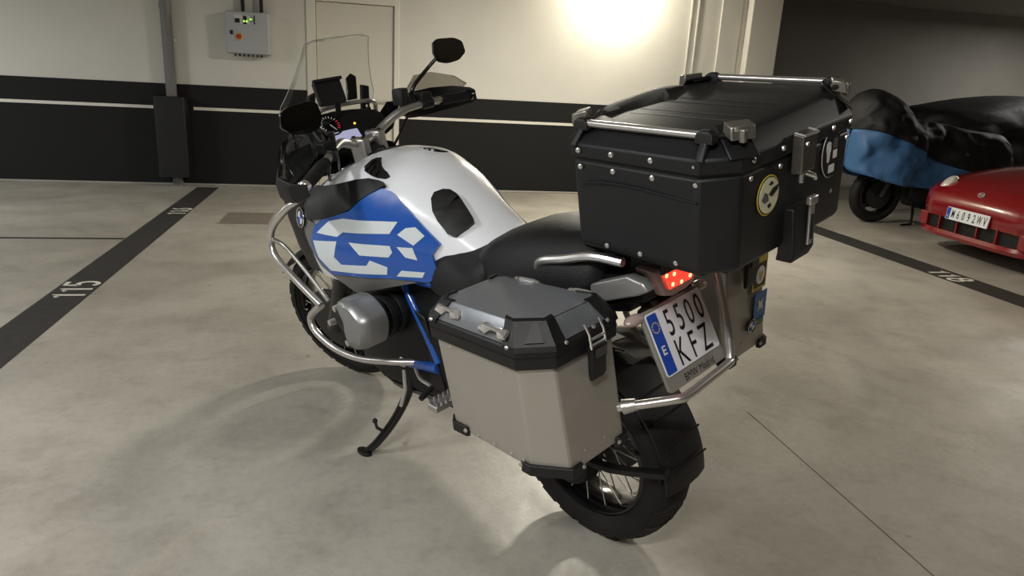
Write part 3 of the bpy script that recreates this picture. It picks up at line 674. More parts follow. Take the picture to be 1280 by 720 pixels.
# side stand
G().tube([(.60, .158, .44), (.70, .16, .42), (.80, .16, .40)], .022, 12, 3).build('stand_bracket', BLUE_PAINT, moto)
st = G().tube([(.80, .15, .40), (.79, .16, .34), (.797, .18, .27), (.815, .235, .185), (.845, .30, .11), (.872, .335, .074)], lambda t: .021-.007*t, 12, 4).build('side_stand', BLACK_GLOSS, moto, ang=60)
_fz = lambda y: y*sin(LEAN)/cos(LEAN)
G().loft([[(.882+a, .345+b*cos(LEAN), _fz(.345)+b*sin(LEAN)+h) for a, b in ngon(16, .036, 0, 1.0, .62)] for h in (.0, .012)]).build('stand_foot', BLACK_MATT, st, bevel=.003)
G().tube([(.835, .275, .14), (.86, .29, .155), (.885, .28, .165)], .006, 8).sphere((.887, .279, .167), .010, 10).build('stand_tang', BLACK_MATT, st)
G().tube([(.80, .175, .37), (.787, .19, .30), (.798, .212, .235)], .008, 8).build('stand_spring', STEEL, st)
G().lathe((.80, .148, .40), (0, 1, 0), [(0, .02), (.03, .02), (.032, .012), (.04, .012), (.04, 0)], 12).build('stand_pivot', CHROME, st)
# exhaust on the far side
G().tube([(1.0, -.12, .32), (.7, -.16, .30), (.45, -.19, .38), (.25, -.21, .48)], .025, 12, 3).build('exhaust_pipe', STEEL, moto)
G().loft([[(x, -.225+.052*a, z+.075*b) for a, b in ngon(20, 1)] for x, z in ((.27, .47), (.25, .48), (-.12, .60), (-.15, .61))]).build('silencer', STEEL, moto, bevel=.004)
# radiator shrouds, fork, front mudguard, beak, headlamp
for s in (1, -1):
    G().cyl((0, .095*s, -.01), tuple(Vector((-.40, .095*s, .75))), .024, .026).xf(FW).build('fork_leg', BLACK_GLOSS, moto)
    G().cyl((.01, .095*s, -.03), tuple(Vector((-.14, .095*s, .26))), .033, .03).xf(FW).build('fork_slider', GREY_PLASTIC, moto)
    G().loft([[(x, w*s, zb), (x, (w+.02)*s, (zb+zt)/2), (x, w*s, zt), (x, (w-.07)*s, zt), (x, (w-.07)*s, zb)] for x, w, zb, zt in ((1.10, .27, .70, .98), (1.20, .262, .69, .985), (1.32, .235, .74, .99), (1.42, .195, .82, 1.0), (1.46, .15, .88, 1.0))]).build('radiator_shroud', BLACK_PLASTIC, moto, bevel=.008)
    G().box((1.21, .175*s, .80), (.03, .11, .22), Matrix.Rotation(.25*s, 3, 'Z')).build('radiator', BLACK_MATT, moto)
arc_sheet(.335, radians(38), radians(140), .075, 18, .004, 0, 0, 0).xf(FW).build('front_mudguard', BLACK_PLASTIC, moto, ang=50)
G().cyl((1.27, 0, .74), (1.06, 0, 1.10), .045).build('steering_head', BLACK_MATT, moto)
G().loft([[(x, -w, z), (x, -w*.6, z+h), (x, w*.6, z+h), (x, w, z), (x, w*.7, z-.03), (x, -w*.7, z-.03)] for x, w, z, h in ((1.36, .15, 1.0, .05), (1.5, .12, .985, .05), (1.66, .08, .95, .035), (1.78, .045, .91, .02))]).build('beak', BLACK_PLASTIC, moto, bevel=.006)
hl = G().loft([[(x, -w, zb), (x, -w*1.1, (zb+zt)/2), (x, -w*.8, zt), (x, w*.8, zt), (x, w*1.1, (zb+zt)/2), (x, w, zb)] for x, w, zb, zt in ((1.28, .09, 1.0, 1.16), (1.36, .13, .99, 1.17), (1.46, .14, 1.0, 1.15), (1.52, .11, 1.02, 1.12))]).build('headlight', BLACK_PLASTIC, moto, bevel=.006)
for s in (1, -1): G().lathe((1.50, .055*s, 1.07), (1, 0, .15), [(0, .05), (.02, .05), (.028, .035), (.03, 0)]).build('headlight_lens', CLEAR_LENS, hl)

# --- windscreen: flat middle and two folded wings
rows = [  # z, crease x, crease y, edge x, edge y
    (1.478, 1.17, .062, None, None), ]
def screen_row(t):
    zc = 1.478-(1.478-1.12)*t; xc = 1.17+.235*t; yc = .062+.035*t
    ze = 1.466-(1.466-1.125)*t; ed = interp(t, [0, .12, .30, .5, .62, .74, .86, 1], [.128, .135, .152, .178, .198, .196, .168, .10]); xe = 1.195+.215*t
    return [(xe, ed, ze), ((xe+xc)/2+.006, (ed+yc)/2, (ze+zc)/2+.004), (xc, yc, zc), (xc+.012, yc*.45, zc), (xc+.012, -yc*.45, zc), (xc, -yc, zc), ((xe+xc)/2+.006, -(ed+yc)/2, (ze+zc)/2+.004), (xe, -ed, ze)]
g = G().loft([screen_row(i/18) for i in range(19)], cap=False, closed=False)
g.build('windscreen', GLASS, moto, ang=50, solid=.0025, label='tall clear windscreen')
g = G(); edge = [screen_row(i/18)[0] for i in range(17)][::-1]+screen_row(0)[1:7]+[screen_row(i/18)[-1] for i in range(17)]
g.tube(edge, .0011, 6).build('windscreen_edge', SCREEN_EDGE, moto)
for s in (1, -1):
    G().loft([[(1.28+a, .105*s+b*.5, 1.15), (1.28+a, .135*s+b*.5, 1.15), (1.235+a, .125*s, 1.29), (1.235+a, .095*s, 1.30)] for a, b in ((0, 0), (.02, .01))]).build('screen_bracket', BLACK_PLASTIC, moto, bevel=.004)
    G().tube([(1.27, .10*s, 1.10), (1.24, .12*s, 1.16), (1.26, .115*s, 1.22)], .010, 8, 3).build('screen_strut', BLACK_GLOSS, moto)
    # small side flaps by the headlamp
    G().loft([[(1.32, .17*s, 1.06), (1.24, .205*s, 1.12), (1.20, .225*s, 1.22), (1.25, .20*s, 1.22), (1.33, .165*s, 1.13)], [(1.322, .175*s, 1.06), (1.242, .21*s, 1.12), (1.202, .23*s, 1.22), (1.252, .205*s, 1.22), (1.332, .17*s, 1.13)]]).build('side_flap', BLACK_GLOSS, moto)
# instrument cluster
CN = Vector((-.72, 0, .69)).normalized(); CU = Vector((0, -1, 0)); CV = CN.cross(CU); CC = Vector((1.175, 0.012, 1.168))
def cp(a, b, o=0): return CC+CU*a+CV*b+CN*o
clus = G().prism(chaikin([(-.15, .005), (-.14, .06), (-.06, .085), (.07, .075), (.15, .05), (.155, -.02), (.08, -.065), (-.09, -.065), (-.14, -.04)], 1, .2), cp(0, 0), CU, CV, .05, -.05).build('instrument_cluster', BLACK_PLASTIC, moto, bevel=.006)
dl = G().lathe(cp(-.075, .025, -.002), CN, [(0, .047), (.006, .047), (.006, .041), (.003, .04), (.003, 0)]).build('dial', BLACK_GLOSS, clus)
for k in range(15):
    a = radians(215-250*k/14); c = cp(-.075+.033*cos(a), .025+.033*sin(a), .0035)
    G().prism([(-.0045, -.0011), (.0045, -.0011), (.0045, .0011), (-.0045, .0011)], c, CU*cos(a)+CV*sin(a), -CU*sin(a)+CV*cos(a), .0006).build('dial_mark', DIAL_RED if k > 10 else DIAL_WHITE, clus)
a = radians(-62); G().prism([(0, -.0013), (.03, -.0008), (.03, .0008), (0, .0013)], cp(-.075, .025, .004), CU*cos(a)+CV*sin(a), -CU*sin(a)+CV*cos(a), .001).build('dial_needle', DIAL_WHITE, clus)
G().prism(rrect(.105, .05, .004), cp(-.035, -.035), CU, CV, .002, 0).build('display', SCREEN_LCD, clus)
G().lathe(cp(-.105, -.008, 0), CN, [(0, .005), (.003, .005), (.004, 0)], 10).build('warning_light', LED_GREEN, clus)
G().lathe(cp(.02, .012, 0), CN, [(0, .004), (.003, .004), (.004, 0)], 10).build('warning_light', LED_YELLOW, clus)
# navigation holder above the dials, on its bar
PC = Vector((1.15, .085, 1.305)); PNn = Vector((-.93, .0, .36)).normalized(); PUu = Vector((0.0, -1, 0)); PVv = PNn.cross(PUu)
ph = G().prism(rrect(.105, .085, .008), PC, PUu, PVv, .016, -.016).build('navigation_holder', BLACK_PLASTIC, moto, bevel=.002)
G().prism([(-.055, .036), (.055, .036), (.055, .046), (-.055, .046)], PC, PUu, PVv, .014).prism([(-.056, -.04), (-.048, -.04), (-.048, .04), (-.056, .04)], PC, PUu, PVv, .012).build('holder_clamp', BLACK_MATT, ph, bevel=.001)
G().tube([(1.155, .06, 1.27), (1.18, .05, 1.235), (1.21, .04, 1.21)], .010, 8).build('holder_arm', BLACK_MATT, moto)
G().tube([(1.24, .15, 1.20), (1.19, .10, 1.245), (1.19, -.09, 1.245), (1.24, -.14, 1.20)], .008, 8, 4).build('navigation_bar', STEEL, moto)
G().prism([(-.02, -.045), (.02, -.045), (.022, .035), (0, .05), (-.02, .035)], (1.19, -.02, 1.302), (0, -1, 0), (.3, -.25, .9), .01).build('toll_tag', BLACK_GLOSS, moto, bevel=.003)

# --- handlebar (turned left with the front wheel)
def sp(x, y, z): return tuple(ST @ Vector((ST_C.x+x, y, ST_C.z+z)))
hb = [(-.147, .458, .05), (-.125, .36, .066), (-.10, .29, .078), (-.04, .17, .078), (.0, .09, .045), (.0, .04, .03)]
full = hb+[(x, -y, z) for x, y, z in hb[::-1]]
G().tube([sp(*p) for p in full], lambda t: .0155 if .27 < t < .73 else .0125, 14, 5).build('handlebar', CAST_ALU, moto, ang=60)
for s in (1, -1):
    G().loft([[sp(.035, .025*s, zz), sp(.035, .062*s, zz), sp(-.035, .062*s, zz), sp(-.035, .025*s, zz)] for zz in (-.075, .02, .052)]).build('bar_riser', CAST_ALU, moto, bevel=.008)
    for dx in (.022, -.022): G().cyl(sp(dx, .044*s, .048), sp(dx, .044*s, .056), .007, n=10).build('bolt', BLACK_GLOSS, moto)
    gp = [(-.145, .45, .0505), (-.135, .40, .059), (-.124, .355, .066), (-.112, .32, .072)]
    gr = G().tube([sp(x, y*s, z) for x, y, z in gp], lambda t: .0185, 14, 3).build('grip', RUBBER, moto)
    G().lathe(sp(-.146, .452*s, .0503), Vector(sp(-.149, .47*s, .049))-Vector(sp(-.146, .452*s, .0503)), [(0, .021), (.016, .021), (.022, .016), (.023, .010), (.020, .009), (.020, 0)], 18).build('bar_end', CHROME if s > 0 else BLACK_GLOSS, moto)
    G().tube([sp(-.10, .285*s, .078), sp(-.075, .245*s, .08)], .021, 14).box(sp(-.075, .265*s, .10), (.05, .05, .035)).build('switch_unit', BLACK_PLASTIC, moto, bevel=.005)
    rz_ = .03 if s < 0 else .022
    G().lathe(sp(-.02, .20*s, .095 if s < 0 else .07), (0, 0, 1), [(0, rz_), (.05, rz_), (.055, rz_*.9), (.055, 0)], 20).build('fluid_reservoir', BLACK_PLASTIC, moto)
    G().tube([sp(-.05, .25*s, .075), sp(-.045, .30*s, .065), sp(-.07, .40*s, .045), sp(-.085, .44*s, .042)], .007, 8, 3, flat=1.5).build('hand_lever', BLACK_GLOSS, moto)
    # hand guard and its deflector
    path = [(-.165, .475, .045, .02), (-.13, .492, .04, .03), (-.06, .475, .04, .042), (.0, .41, .045, .05), (.03, .32, .055, .05), (.02, .25, .065, .04)]
    secs = []
    for x, y, z, h in path: secs.append([sp(x, y*s, z-h), sp(x+.012, y*s*1.012, z-h*.5), sp(x+.012, y*s*1.012, z+h*.5), sp(x, y*s, z+h), sp(x-.006, y*s*.985, z+h), sp(x-.006, y*s*.985, z-h)])
    G().loft(secs).build('hand_guard', BLACK_PLASTIC, moto, ang=45, bevel=.002)
    dpath = [(-.105, .486, .068, .03), (-.06, .475, .078, .06), (.0, .41, .09, .088), (.028, .335, .095, .092), (.03, .29, .10, .05)]
    secs = [[sp(x, y*s, z), sp(x-.008, y*s*.99, z+h*.5), sp(x-.03, y*s*.97, z+h), sp(x-.033, y*s*.965, z+h), sp(x-.012, y*s*.983, z+h*.5), sp(x-.004, y*s*.992, z)] for x, y, z, h in [(x, y, z, h*.78) for x, y, z, h in dpath]]
    G().loft(secs).build('wind_deflector', SMOKE, moto, ang=45, label='smoked see-through deflector on the hand guard')
    # mirror
    mstalk = G().tube([sp(-.06, .235*s, .10), sp(-.055, .24*s, .14), sp(-.09, .31*s, .195), sp(-.125, .352*s, .232)], lambda t: .0085-.002*t, 10, 4).build('mirror_stalk', BLACK_GLOSS, moto, ang=60)
    MC = Vector(sp(-.143, .392*s, .24)); MN = Vector((-.94, -.05*s+.10, .12)).normalized(); MU = Vector((0, -1, 0)); MU = (MU-MN*MU.dot(MN)).normalized(); MV = MN.cross(MU)
    shape = [(-.072, -.005), (-.066, .038), (-.045, .052), (.03, .046), (.062, .026), (.07, -.022), (.034, -.052), (-.02, -.058), (-.058, -.045)]
    if s > 0: shape = [(-x, y) for x, y in shape][::-1]
    sh = chaikin([(x*.95, y*.84) for x, y in shape], 2, .13)
    o3 = lambda k, d: [MC+MU*x*k+MV*y*k+MN*d for x, y in sh]
    G().loft([o3(.98, .004), o3(1.0, 0), o3(.97, -.014), o3(.8, -.028), o3(.45, -.036)]).build('mirror_housing', BLACK_GLOSS, mstalk, ang=45)
    G().loft([o3(.93, .0042), o3(.93, .0055)]).build('mirror_glass', MIRROR, mstalk)
roundel(sp(-.055, 0, -.02), (-.5, 0, .85), (1, 0, 0), .022, moto)
G().lathe(sp(0, 0, -.06), ST_AX, [(0, .05), (.012, .05), (.014, .018), (.02, .018), (.02, 0)], 20).build('steering_nut', CHROME, moto)
G().loft([[sp(x, .12*q, z) for x, q, z in ((.05, -1, -.06), (.05, 1, -.06), (-.04, .6, -.06), (-.04, -.6, -.06))], [sp(x, .12*q, z) for x, q, z in ((.05, -1, -.035), (.05, 1, -.035), (-.04, .6, -.035), (-.04, -.6, -.035))]]).build('top_yoke', CAST_ALU, moto, bevel=.006)
# cables
for pth in ([sp(-.05, .22, .09), (1.06, .20, 1.16), (1.16, .17, 1.08), (1.2, .1, .98)], [sp(-.04, .2, .08), (1.02, .17, 1.10), (1.10, .13, 1.04), (1.2, .06, .95)], [sp(-.05, -.22, .09), (1.12, -.16, 1.12), (1.2, -.1, 1.0)], [sp(-.06, .24, .07), (1.0, .22, 1.08), (1.08, .18, 1.0), (1.16, .1, .9)]):
    G().tube(pth, .0055, 8, 5).build('cable', BLACK_GLOSS, moto, ang=60)
# ------------------------------------------------------------------ luggage hung on the motorcycle
def lug(name, label, cat, org, group=None):
    return thing(name, label, cat, BIKE @ Matrix.Translation(org), group, org)
def rivet(p, n, r, parent, mt=STEEL, name='rivet'):
    return G().lathe(p, n, [(0, r), (r*.45, r*.85), (r*.7, r*.45), (r*.75, 0)], 10).build(name, mt, parent)

def cleat(a, b, n, parent):
    """tie-down handle: two faceted feet and a bar"""
    a = Vector(a); b = Vector(b); n = Vector(n).normalized(); u = (b-a).normalized(); w = n.cross(u).normalized()
    g = G()
    for p, s in ((a, 1), (b, -1)):
        base = [(-.014, -.011), (.006, -.014), (.016, 0), (.006, .014), (-.014, .011)]
        g.loft([[p+u*x*s+w*y for x, y in base], [p+u*x*s*.9+w*y*.9+n*.008 for x, y in base], [p+u*(x*.45+.002)*s+w*y*.45+n*.017 for x, y in base]])
    g.tube([a+n*.012, a+u*.012+n*.015, b-u*.012+n*.015, b+n*.012], .0055, 8)
    return g.build('tie_down', CHROME, parent, ang=25)

def pannier(name, label, side, dy, rear_extra):
    org = Vector((0, (.33+dy)*side, .545))
    t = lug(name, label, 'pannier', org, 'aluminium panniers')
    F = lambda x, y, z: (x, (y+dy)*side, z)
    rim = [(.185, .235), (.185, .435), (.165, .455), (-.118, .438), (-.182, .375), (-.182, .175), (-.165, .160), (.165, .215)]
    def ring(z, grow=0, sx=1.0):
        c = Vector((0, .31)); out = []
        for x, y in rim:
            d = Vector((x, y))-c; q = c+d*(1-grow/d.length); out.append(F(q.x*sx, q.y, z))
        return out
    bott = [(.165, .235), (.165, .415), (.145, .432), (-.118, .412), (-.198, .362), (-.198, .172), (-.18, .160), (.15, .212)]
    body = G().loft([[F(x, y, .535+(.02 if x > .1 else 0)) for x, y in bott], [F(x*1.0, y+.002, .56+(.02 if x > .1 else 0)) for x, y in bott], ring(.83, .010)]).build('pannier_body', ALU_BODY, t, bevel=.005)
    band = G().loft([ring(.818, -.001), ring(.822, -.004), ring(.868, -.004), ring(.874, .004)]).build('lid_rim', BLACK_PLASTIC, t, bevel=.003)
    G().loft([ring(.846, -.0055), ring(.850, -.0055)]).build('rim_seam', BLACK_MATT, t)
    lid = G().loft([ring(.868, .003), ring(.874, .006), ring(.917, .042), ring(.919, .046)]).build('lid', ALU_LID, t, bevel=.003)
    # black corner caps over the lid shoulder
    def cap(ids, ins):
        P = [rim[i] for i in ids]; c = Vector((0, .31)); secs = []
        for z, gr in ((.866, -.006), (.876, -.001), (.921, .036), (.924, .046), (.916, .052)):
            row = []
            for x, y in P:
                d = Vector((x, y))-c; q = c+d*(1-gr/d.length); row.append(F(q.x, q.y, z))
            secs.append(row)
        return secs
    def mix(a, b, k): return (a[0]*(1-k)+b[0]*k, a[1]*(1-k)+b[1]*k)
    c = Vector((0, .31))
    def capmesh(pts):
        secs = []
        for z, gr in ((.864, -.0065), (.876, -.002), (.9195, .0385), (.922, .049)):
            row = []
            for x, y in pts:
                d = Vector((x, y))-c; q = c+d*(1-gr/d.length); row.append(q.to_tuple()+(z,))
            secs.append([F(*p) for p in row])
        inn = [[F(c.x+(x-c.x)*.9, c.y+(y-c.y)*.9, .862) for x, y in pts]]
        return G().loft(secs, cap=False, closed=False)
    for pts in ([mix(rim[3], rim[2], .12), rim[3], rim[4], mix(rim[4], rim[5], .16)], [mix(rim[5], rim[4], .16), rim[5], rim[6], mix(rim[6], rim[7], .14)], [mix(rim[1], rim[0], .16), rim[1], rim[2], mix(rim[2], rim[3], .10)], [mix(rim[7], rim[6], .1), rim[7], rim[0], mix(rim[0], rim[1], .16)]):
        o = capmesh(pts).build('corner_cap', BLACK_PLASTIC, t, smooth=False, solid=.005)
    for x, y, gr in ((-.10, .4385, 0), (-.185, .345, 0), (-.184, .205, 0), (.155, .455, 0)):
        rivet(F(x-.002, y+(.006 if y > .4 else 0), .874), F(x, y, 0) and ((-.3, .6*side, .6) if y > .4 else (-.7, 0, .7)), .0055, t)
    # grey triangle on the rear outer cap
    m0 = Vector(F(-.150, .4065, .882)); m1 = Vector(F(-.128, .376, .916)); e = Vector(F(-.172, .380, .880))-Vector(F(-.126, .426, .880)); e.normalize()
    n_ = e.cross(m1-m0); n_ = n_ if n_.z > 0 else -n_; n_.normalize()
    G().loft([[m0-e*.022+n_*.004, m0+e*.022+n_*.004, m1+e*.005+n_*.004, m1-e*.005+n_*.004], [m0-e*.022+n_*.007, m0+e*.022+n_*.007, m1+e*.005+n_*.007, m1-e*.005+n_*.007]]).build('cap_plate', GREY_PLASTIC, t)
    # tie-downs on both shoulders
    for x0, x1 in ((.135, .085), (-.025, -.082)):
        cleat(F(x0, .438-.0, .896), F(x1, .4345, .896), (0, .55*side, .75), t)
    for (x0, y0), (x1, y1) in (((.09, .233), (.03, .222)), ((-.07, .203), (-.125, .192))):
        cleat(F(x0, y0, .905), F(x1, y1, .905), (0, -.5*side, .8), t)
    # rivets along the lower edge
    for x in (.06, .0, -.06, -.10): rivet(F(x, .427+.035*x, .562), (0, side, 0), .004, t)
    for y in (.31, .24): rivet(F(-.1965, y, .575), (-1, 0, 0), .004, t)
    for x in (.10, -.09): rivet(F(x, .452, .812), (0, side, 0), .004, t)
    # black corner feet
    for poly in ([(-.09, .424), (-.12, .424), (-.208, .366), (-.208, .33)], [(-.208, .20), (-.208, .166), (-.19, .152), (-.17, .156)], [(.10, .438), (.148, .442), (.173, .42), (.173, .40)]):
        up = .020 if poly[0][0] > .05 else 0
        foot = G().loft([[F(x, y, z) for x, y in poly]+[F(x*.93, .3+(y-.3)*.93, z) for x, y in poly[::-1]] for z in (.524+up, .553+up)]).build('corner_foot', BLACK_PLASTIC, t, bevel=.002)
        for x, y in (poly[0], poly[-1]):
            rivet(F(x*1.0, y, .543+up), (-.2 if y > .4 else -1, side if y > .4 else .1, 0), .006, t)
    # latch on the rear face
    LX = -.192; LYc = .262
    fr = G()
    for dy_ in (-.024, .024): fr.tube([F(LX+.004, LYc+dy_, .895), F(LX-.010, LYc+dy_, .872), F(LX-.016, LYc+dy_, .838)], .0032, 6)
    fr.tube([F(LX-.014, LYc-.026, .845), F(LX-.014, LYc+.026, .845)], .0035, 8).tube([F(LX-.012, LYc-.026, .86), F(LX-.012, LYc+.026, .86)], .0035, 8)
    fr.build('latch_frame', CHROME, t)
    G().loft([[F(LX-d, LYc+y, z) for y, d in ((-.026, .002), (-.026, .02), (.026, .02), (.026, .002))] for z in (.842, .828)]+[[F(LX-d*.8, LYc+y*.95, z) for y, d in ((-.026, .002), (-.026, .02), (.026, .02), (.026, .002))] for z in (.80, .765)]+[[F(LX-d*.5, LYc+y*.8, .75) for y, d in ((-.026, .002), (-.026, .02), (.026, .02), (.026, .002))]]).build('latch', BLACK_PLASTIC, t, bevel=.003)
    G().loft([[F(LX-.0215, LYc+y, z) for y in (-.018, .018)]+[F(LX-.024, LYc+y, z) for y in (.018, -.018)] for z in (.836, .815)]).build('latch_plate', GREY_PLASTIC, t)
    G().lathe(F(LX-.006, LYc+.005, .885), (-.7, 0, .7), [(0, .005), (.004, .004), (.004, 0)], 10).build('lock', STEEL, t)
    return t, F
pl_, F_ = pannier('pannier', 'bare aluminium left pannier with black lid edging, nearest the camera', 1, 0, 0)
pr_, FR = pannier('pannier', 'aluminium right pannier with yellow and blue stickers, behind the number plate', -1, .135, 0)
# stickers on the rear of the right pannier
def sheet(poly, o, u, v, mt, name, parent, off=.0, d=.0012): return G().prism(poly, o, u, v, d, off).build(name, mt, parent)
su, sv = Vector((0, -1, 0)), Vector((-.04, 0, 1)).normalized()
o0 = Vector((-.1985, -.39, .72)); RXo = -.2
ys = sheet(rrect(.075, .105, .004), (RXo+.009, -.468, .768), su, sv, STICKER_YELLOW, 'sticker', pr_)
sheet(rrect(.06, .075, .003), (RXo+.0078, -.468, .763), su, sv, PLATE_BLACK, 'sticker_field', ys)
sheet(ngon(20, .026, 0, .9, 1.1), (RXo+.0066, -.468, .763), su, sv, STICKER_WHITE, 'sticker_disc', ys)
sheet(ngon(3, .016, -pi/2, .8, 1.2), (RXo+.0054, -.468, .763), su, sv, STICKER_YELLOW, 'sticker_mark', ys)
bs = sheet(rrect(.066, .09, .003), (RXo+.004, -.470, .665), su, sv, STICKER_BLUE, 'sticker', pr_)
sheet([(-.015, .02), (0, .008), (.015, .02), (.010, 0), (.016, -.02), (0, -.01), (-.016, -.02), (-.010, 0)], (RXo+.0028, -.470, .668), su, sv, STICKER_CREAM, 'sticker_mark', bs)
sheet(rrect(.04, .02, .003), (RXo+.0035, -.472, .612), su, sv, mat('sticker_green', rgb(84, 110, 70), .5), 'sticker', pr_)
roundel((RXo+.001, -.418, .618), (-1, 0, 0), (0, 0, 1), .022, pr_)

# ------------------------------------------------------------------ top case
TO = Vector((-.28, -.02, 1.03))
tc = lug('top_case', 'large black aluminium top case with silver rails and stickers on the rear', 'top case', TO)
YL, YR, XF, XR = .224, -.338, -.05, -.492
TR = [(-.06, .15), (-.112, .22), (-.434, .228), (-.492, .165), (-.489, -.285), (-.44, -.34), (-.10, -.34), (-.04, -.28)]
TCc = Vector((-.28, -.06))
def tring(z, inset=0, dz=None):
    out = []
    for x, y in TR:
        d = Vector((x, y))-TCc; q = TCc+d*(1-inset/d.length); out.append((q.x, q.y, z if dz is None else z+dz(q.x)))
    return out
def tilt(z, ins): return [(x, y, zz+(YL-y)*.048) for x, y, zz in tring(z, ins)]
body = G().loft([tring(1.045, .03), tring(1.048, .02), tring(1.06, .012), tring(1.245, .006)]).build('case_body', TOPCASE_BLACK, tc, bevel=.008)
G().loft([tring(1.243, .010), tring(1.252, .010)]).build('case_seal', BLACK_MATT, tc)
lid = G().loft([tring(1.25, .002), tring(1.254, .0), tring(1.28, .0), tilt(1.304, .040), tilt(1.311, .052), tilt(1.313, .07)]).build('case_lid', TOPCASE_BLACK, tc, bevel=.006)
# pressed ribs on the lid
for y in (-.10, -.06, .02, .06):
    G().loft([[(x, y+b, z) for b, z in ((-.009, .0), (-.006, .005), (.006, .005), (.009, 0))] for x in (0, 0)] if False else [[(x, y+b, 1.3105+(YL-y)*.048+z*.6) for b, z in ((-.009, .0), (-.006, .005), (.006, .005), (.009, 0))] for x in (-.15, -.41)]).build('lid_rib', TOPCASE_BLACK, tc)
# rivets: two rows round the case
for x in (-.135, -.225, -.325, -.425):
    rivet((x, YL-.001, 1.268), (0, 1, 0), .0068, tc); rivet((x, YL-.006, 1.232), (0, 1, 0), .0068, tc)
    rivet((x, YR+.001, 1.268), (0, -1, 0), .0068, tc)
for x in (-.20, -.29, -.38): rivet((x, .2145, 1.063), (0, 1, 0), .006, tc)
for y in (.13, .02, -.19, -.27):
    rivet((XR+.001, y, 1.268), (-1, 0, 0), .0062, tc); rivet((XR+.006, y, 1.232), (-1, 0, 0), .0062, tc)
rivet((XR+.015, .12, 1.066), (-1, 0, 0), .006, tc); rivet((XR+.012, -.03, 1.075), (-1, 0, 0), .006, tc); rivet((XR+.012, -.225, 1.12), (-1, 0, 0), .006, tc)
# pressed swage line on the flank and chamfer
G().tube([(-.14, YL-.0025, 1.195), (-.19, YL-.0025, 1.205), (-.28, YL-.0025, 1.207), (-.36, YL-.0025, 1.202), (-.432, YL-.0025, 1.198)], .0028, 6, 4, flat=.6).build('swage_line', TOPCASE_BLACK, tc)
G().tube([(-.41, YL-.018, 1.078), (-.437, YL-.022, 1.076), (XR+.012, .15, 1.083), (XR+.012, .10, 1.088)], .0025, 6).build('swage_line', TOPCASE_BLACK, tc)
# tie-down rails
for y, z in ((YL-.030, 1.320), (YR+.040, 1.346)):
    s = 1 if y > 0 else -1
    G().cyl((-.135, y, z), (-.42, y, z), .0078, n=14).build('rail', STEEL, tc)
    for x, dx in ((-.125, 1), (-.43, -1)):
        G().loft([[(x-.02, y-.012, z-.014), (x+.02, y-.012, z-.014), (x+.02, y+.012, z-.014), (x-.02, y+.012, z-.014)], [(x-.018, y-.011, z+.004), (x+.018, y-.011, z+.004), (x+.018, y+.011, z+.004), (x-.018, y+.011, z+.004)], [(x-.008, y-.007, z+.011), (x+.008, y-.007, z+.011), (x+.008, y+.007, z+.011), (x-.008, y+.007, z+.011)]]).tube([(x, y+.004*s, z-.01), (x+dx*.005, y+.03*s, z-.045)], .010, 8, flat=.7).tube([(x, y, z-.002), (x-dx*-.03, y-.05*s, z-.004)], .009, 8, flat=.7).build('rail_mount', BLACK_PLASTIC, tc, bevel=.002)
# metal corner brackets with hinge blocks on the lid
BRK = mat('bracket_steel', rgb(150, 147, 142), .38, .85)
for cx, cy, ux in ((-.468, .150, .5), (-.455, -.275, -.5), (-.09, .155, .5), (-.08, -.27, -.5)):
    out = Vector((-1 if cx < -.3 else 1, 0.55*(1 if cy > 0 else -1), 0)).normalized(); tan = Vector((-out.y, out.x, 0)); c0 = Vector((cx, cy, 1.314 if cy > 0 else 1.330))
    b_ = G().loft([[c0+out*a+tan*w+Vector((0, 0, h)) for a, w, h in ((-.035, -.032, .016), (-.035, .032, .016), (.028, .032, -.036), (.028, -.032, -.036))], [c0+out*a+tan*w+Vector((0, 0, h)) for a, w, h in ((-.033, -.030, .020), (-.033, .030, .020), (.031, .030, -.033), (.031, -.030, -.033))]]).build('corner_bracket', BLACK_PLASTIC, tc, bevel=.002)
    G().loft([[c0+out*a+tan*w+Vector((0, 0, h)) for a, w, h in ((-.016, -.024, .004), (-.016, .028, .004), (.018, .028, -.004), (.018, -.024, -.004))], [c0+out*a+tan*w+Vector((0, 0, h)) for a, w, h in ((-.014, -.023, .028), (-.014, .027, .028), (.014, .027, .022), (.014, -.023, .022))]]).box(c0+out*.018+Vector((0, 0, .004)), (.012, .012, .026)).build('bracket_block', BRK, b_, bevel=.003)
    rivet(c0+out*.012-tan*.012+Vector((0, 0, .016)), out, .006, b_)
# lock on the rear face and its lower catch
SH = Matrix.Translation((0, .03, .0)); SF = Matrix.Translation((0, .028, .014))
lk = G().loft([[(XR+.002, y, z) for y, z in ((-.045, 1.29), (-.105, 1.29), (-.105, 1.205), (-.045, 1.205))], [(XR-.022, y, z) for y, z in ((-.047, 1.285), (-.103, 1.285), (-.103, 1.21), (-.047, 1.21))]]).xf(SH).build('latch', mat('latch_metal', rgb(116, 113, 108), .35, .85), tc, bevel=.003)
G().tube([(XR-.002, -.047, 1.290), (XR-.022, -.047, 1.286), (XR-.022, -.103, 1.286), (XR-.002, -.103, 1.290)], .003, 6).xf(SH).build('latch_edge', CHROME, lk)
G().tube([(XR-.016, -.057, 1.212), (XR-.019, -.053, 1.19)], .005, 8).xf(SH).build('latch_key', CHROME, lk)
G().tube([(XR-.002, -.100, 1.200), (XR-.014, -.118, 1.19), (XR-.010, -.13, 1.182)], .006, 8).xf(SH).build('latch_lever', CHROME, lk)
rivet((XR-.0222, -.03, 1.268), (-1, 0, 0), .005, lk)
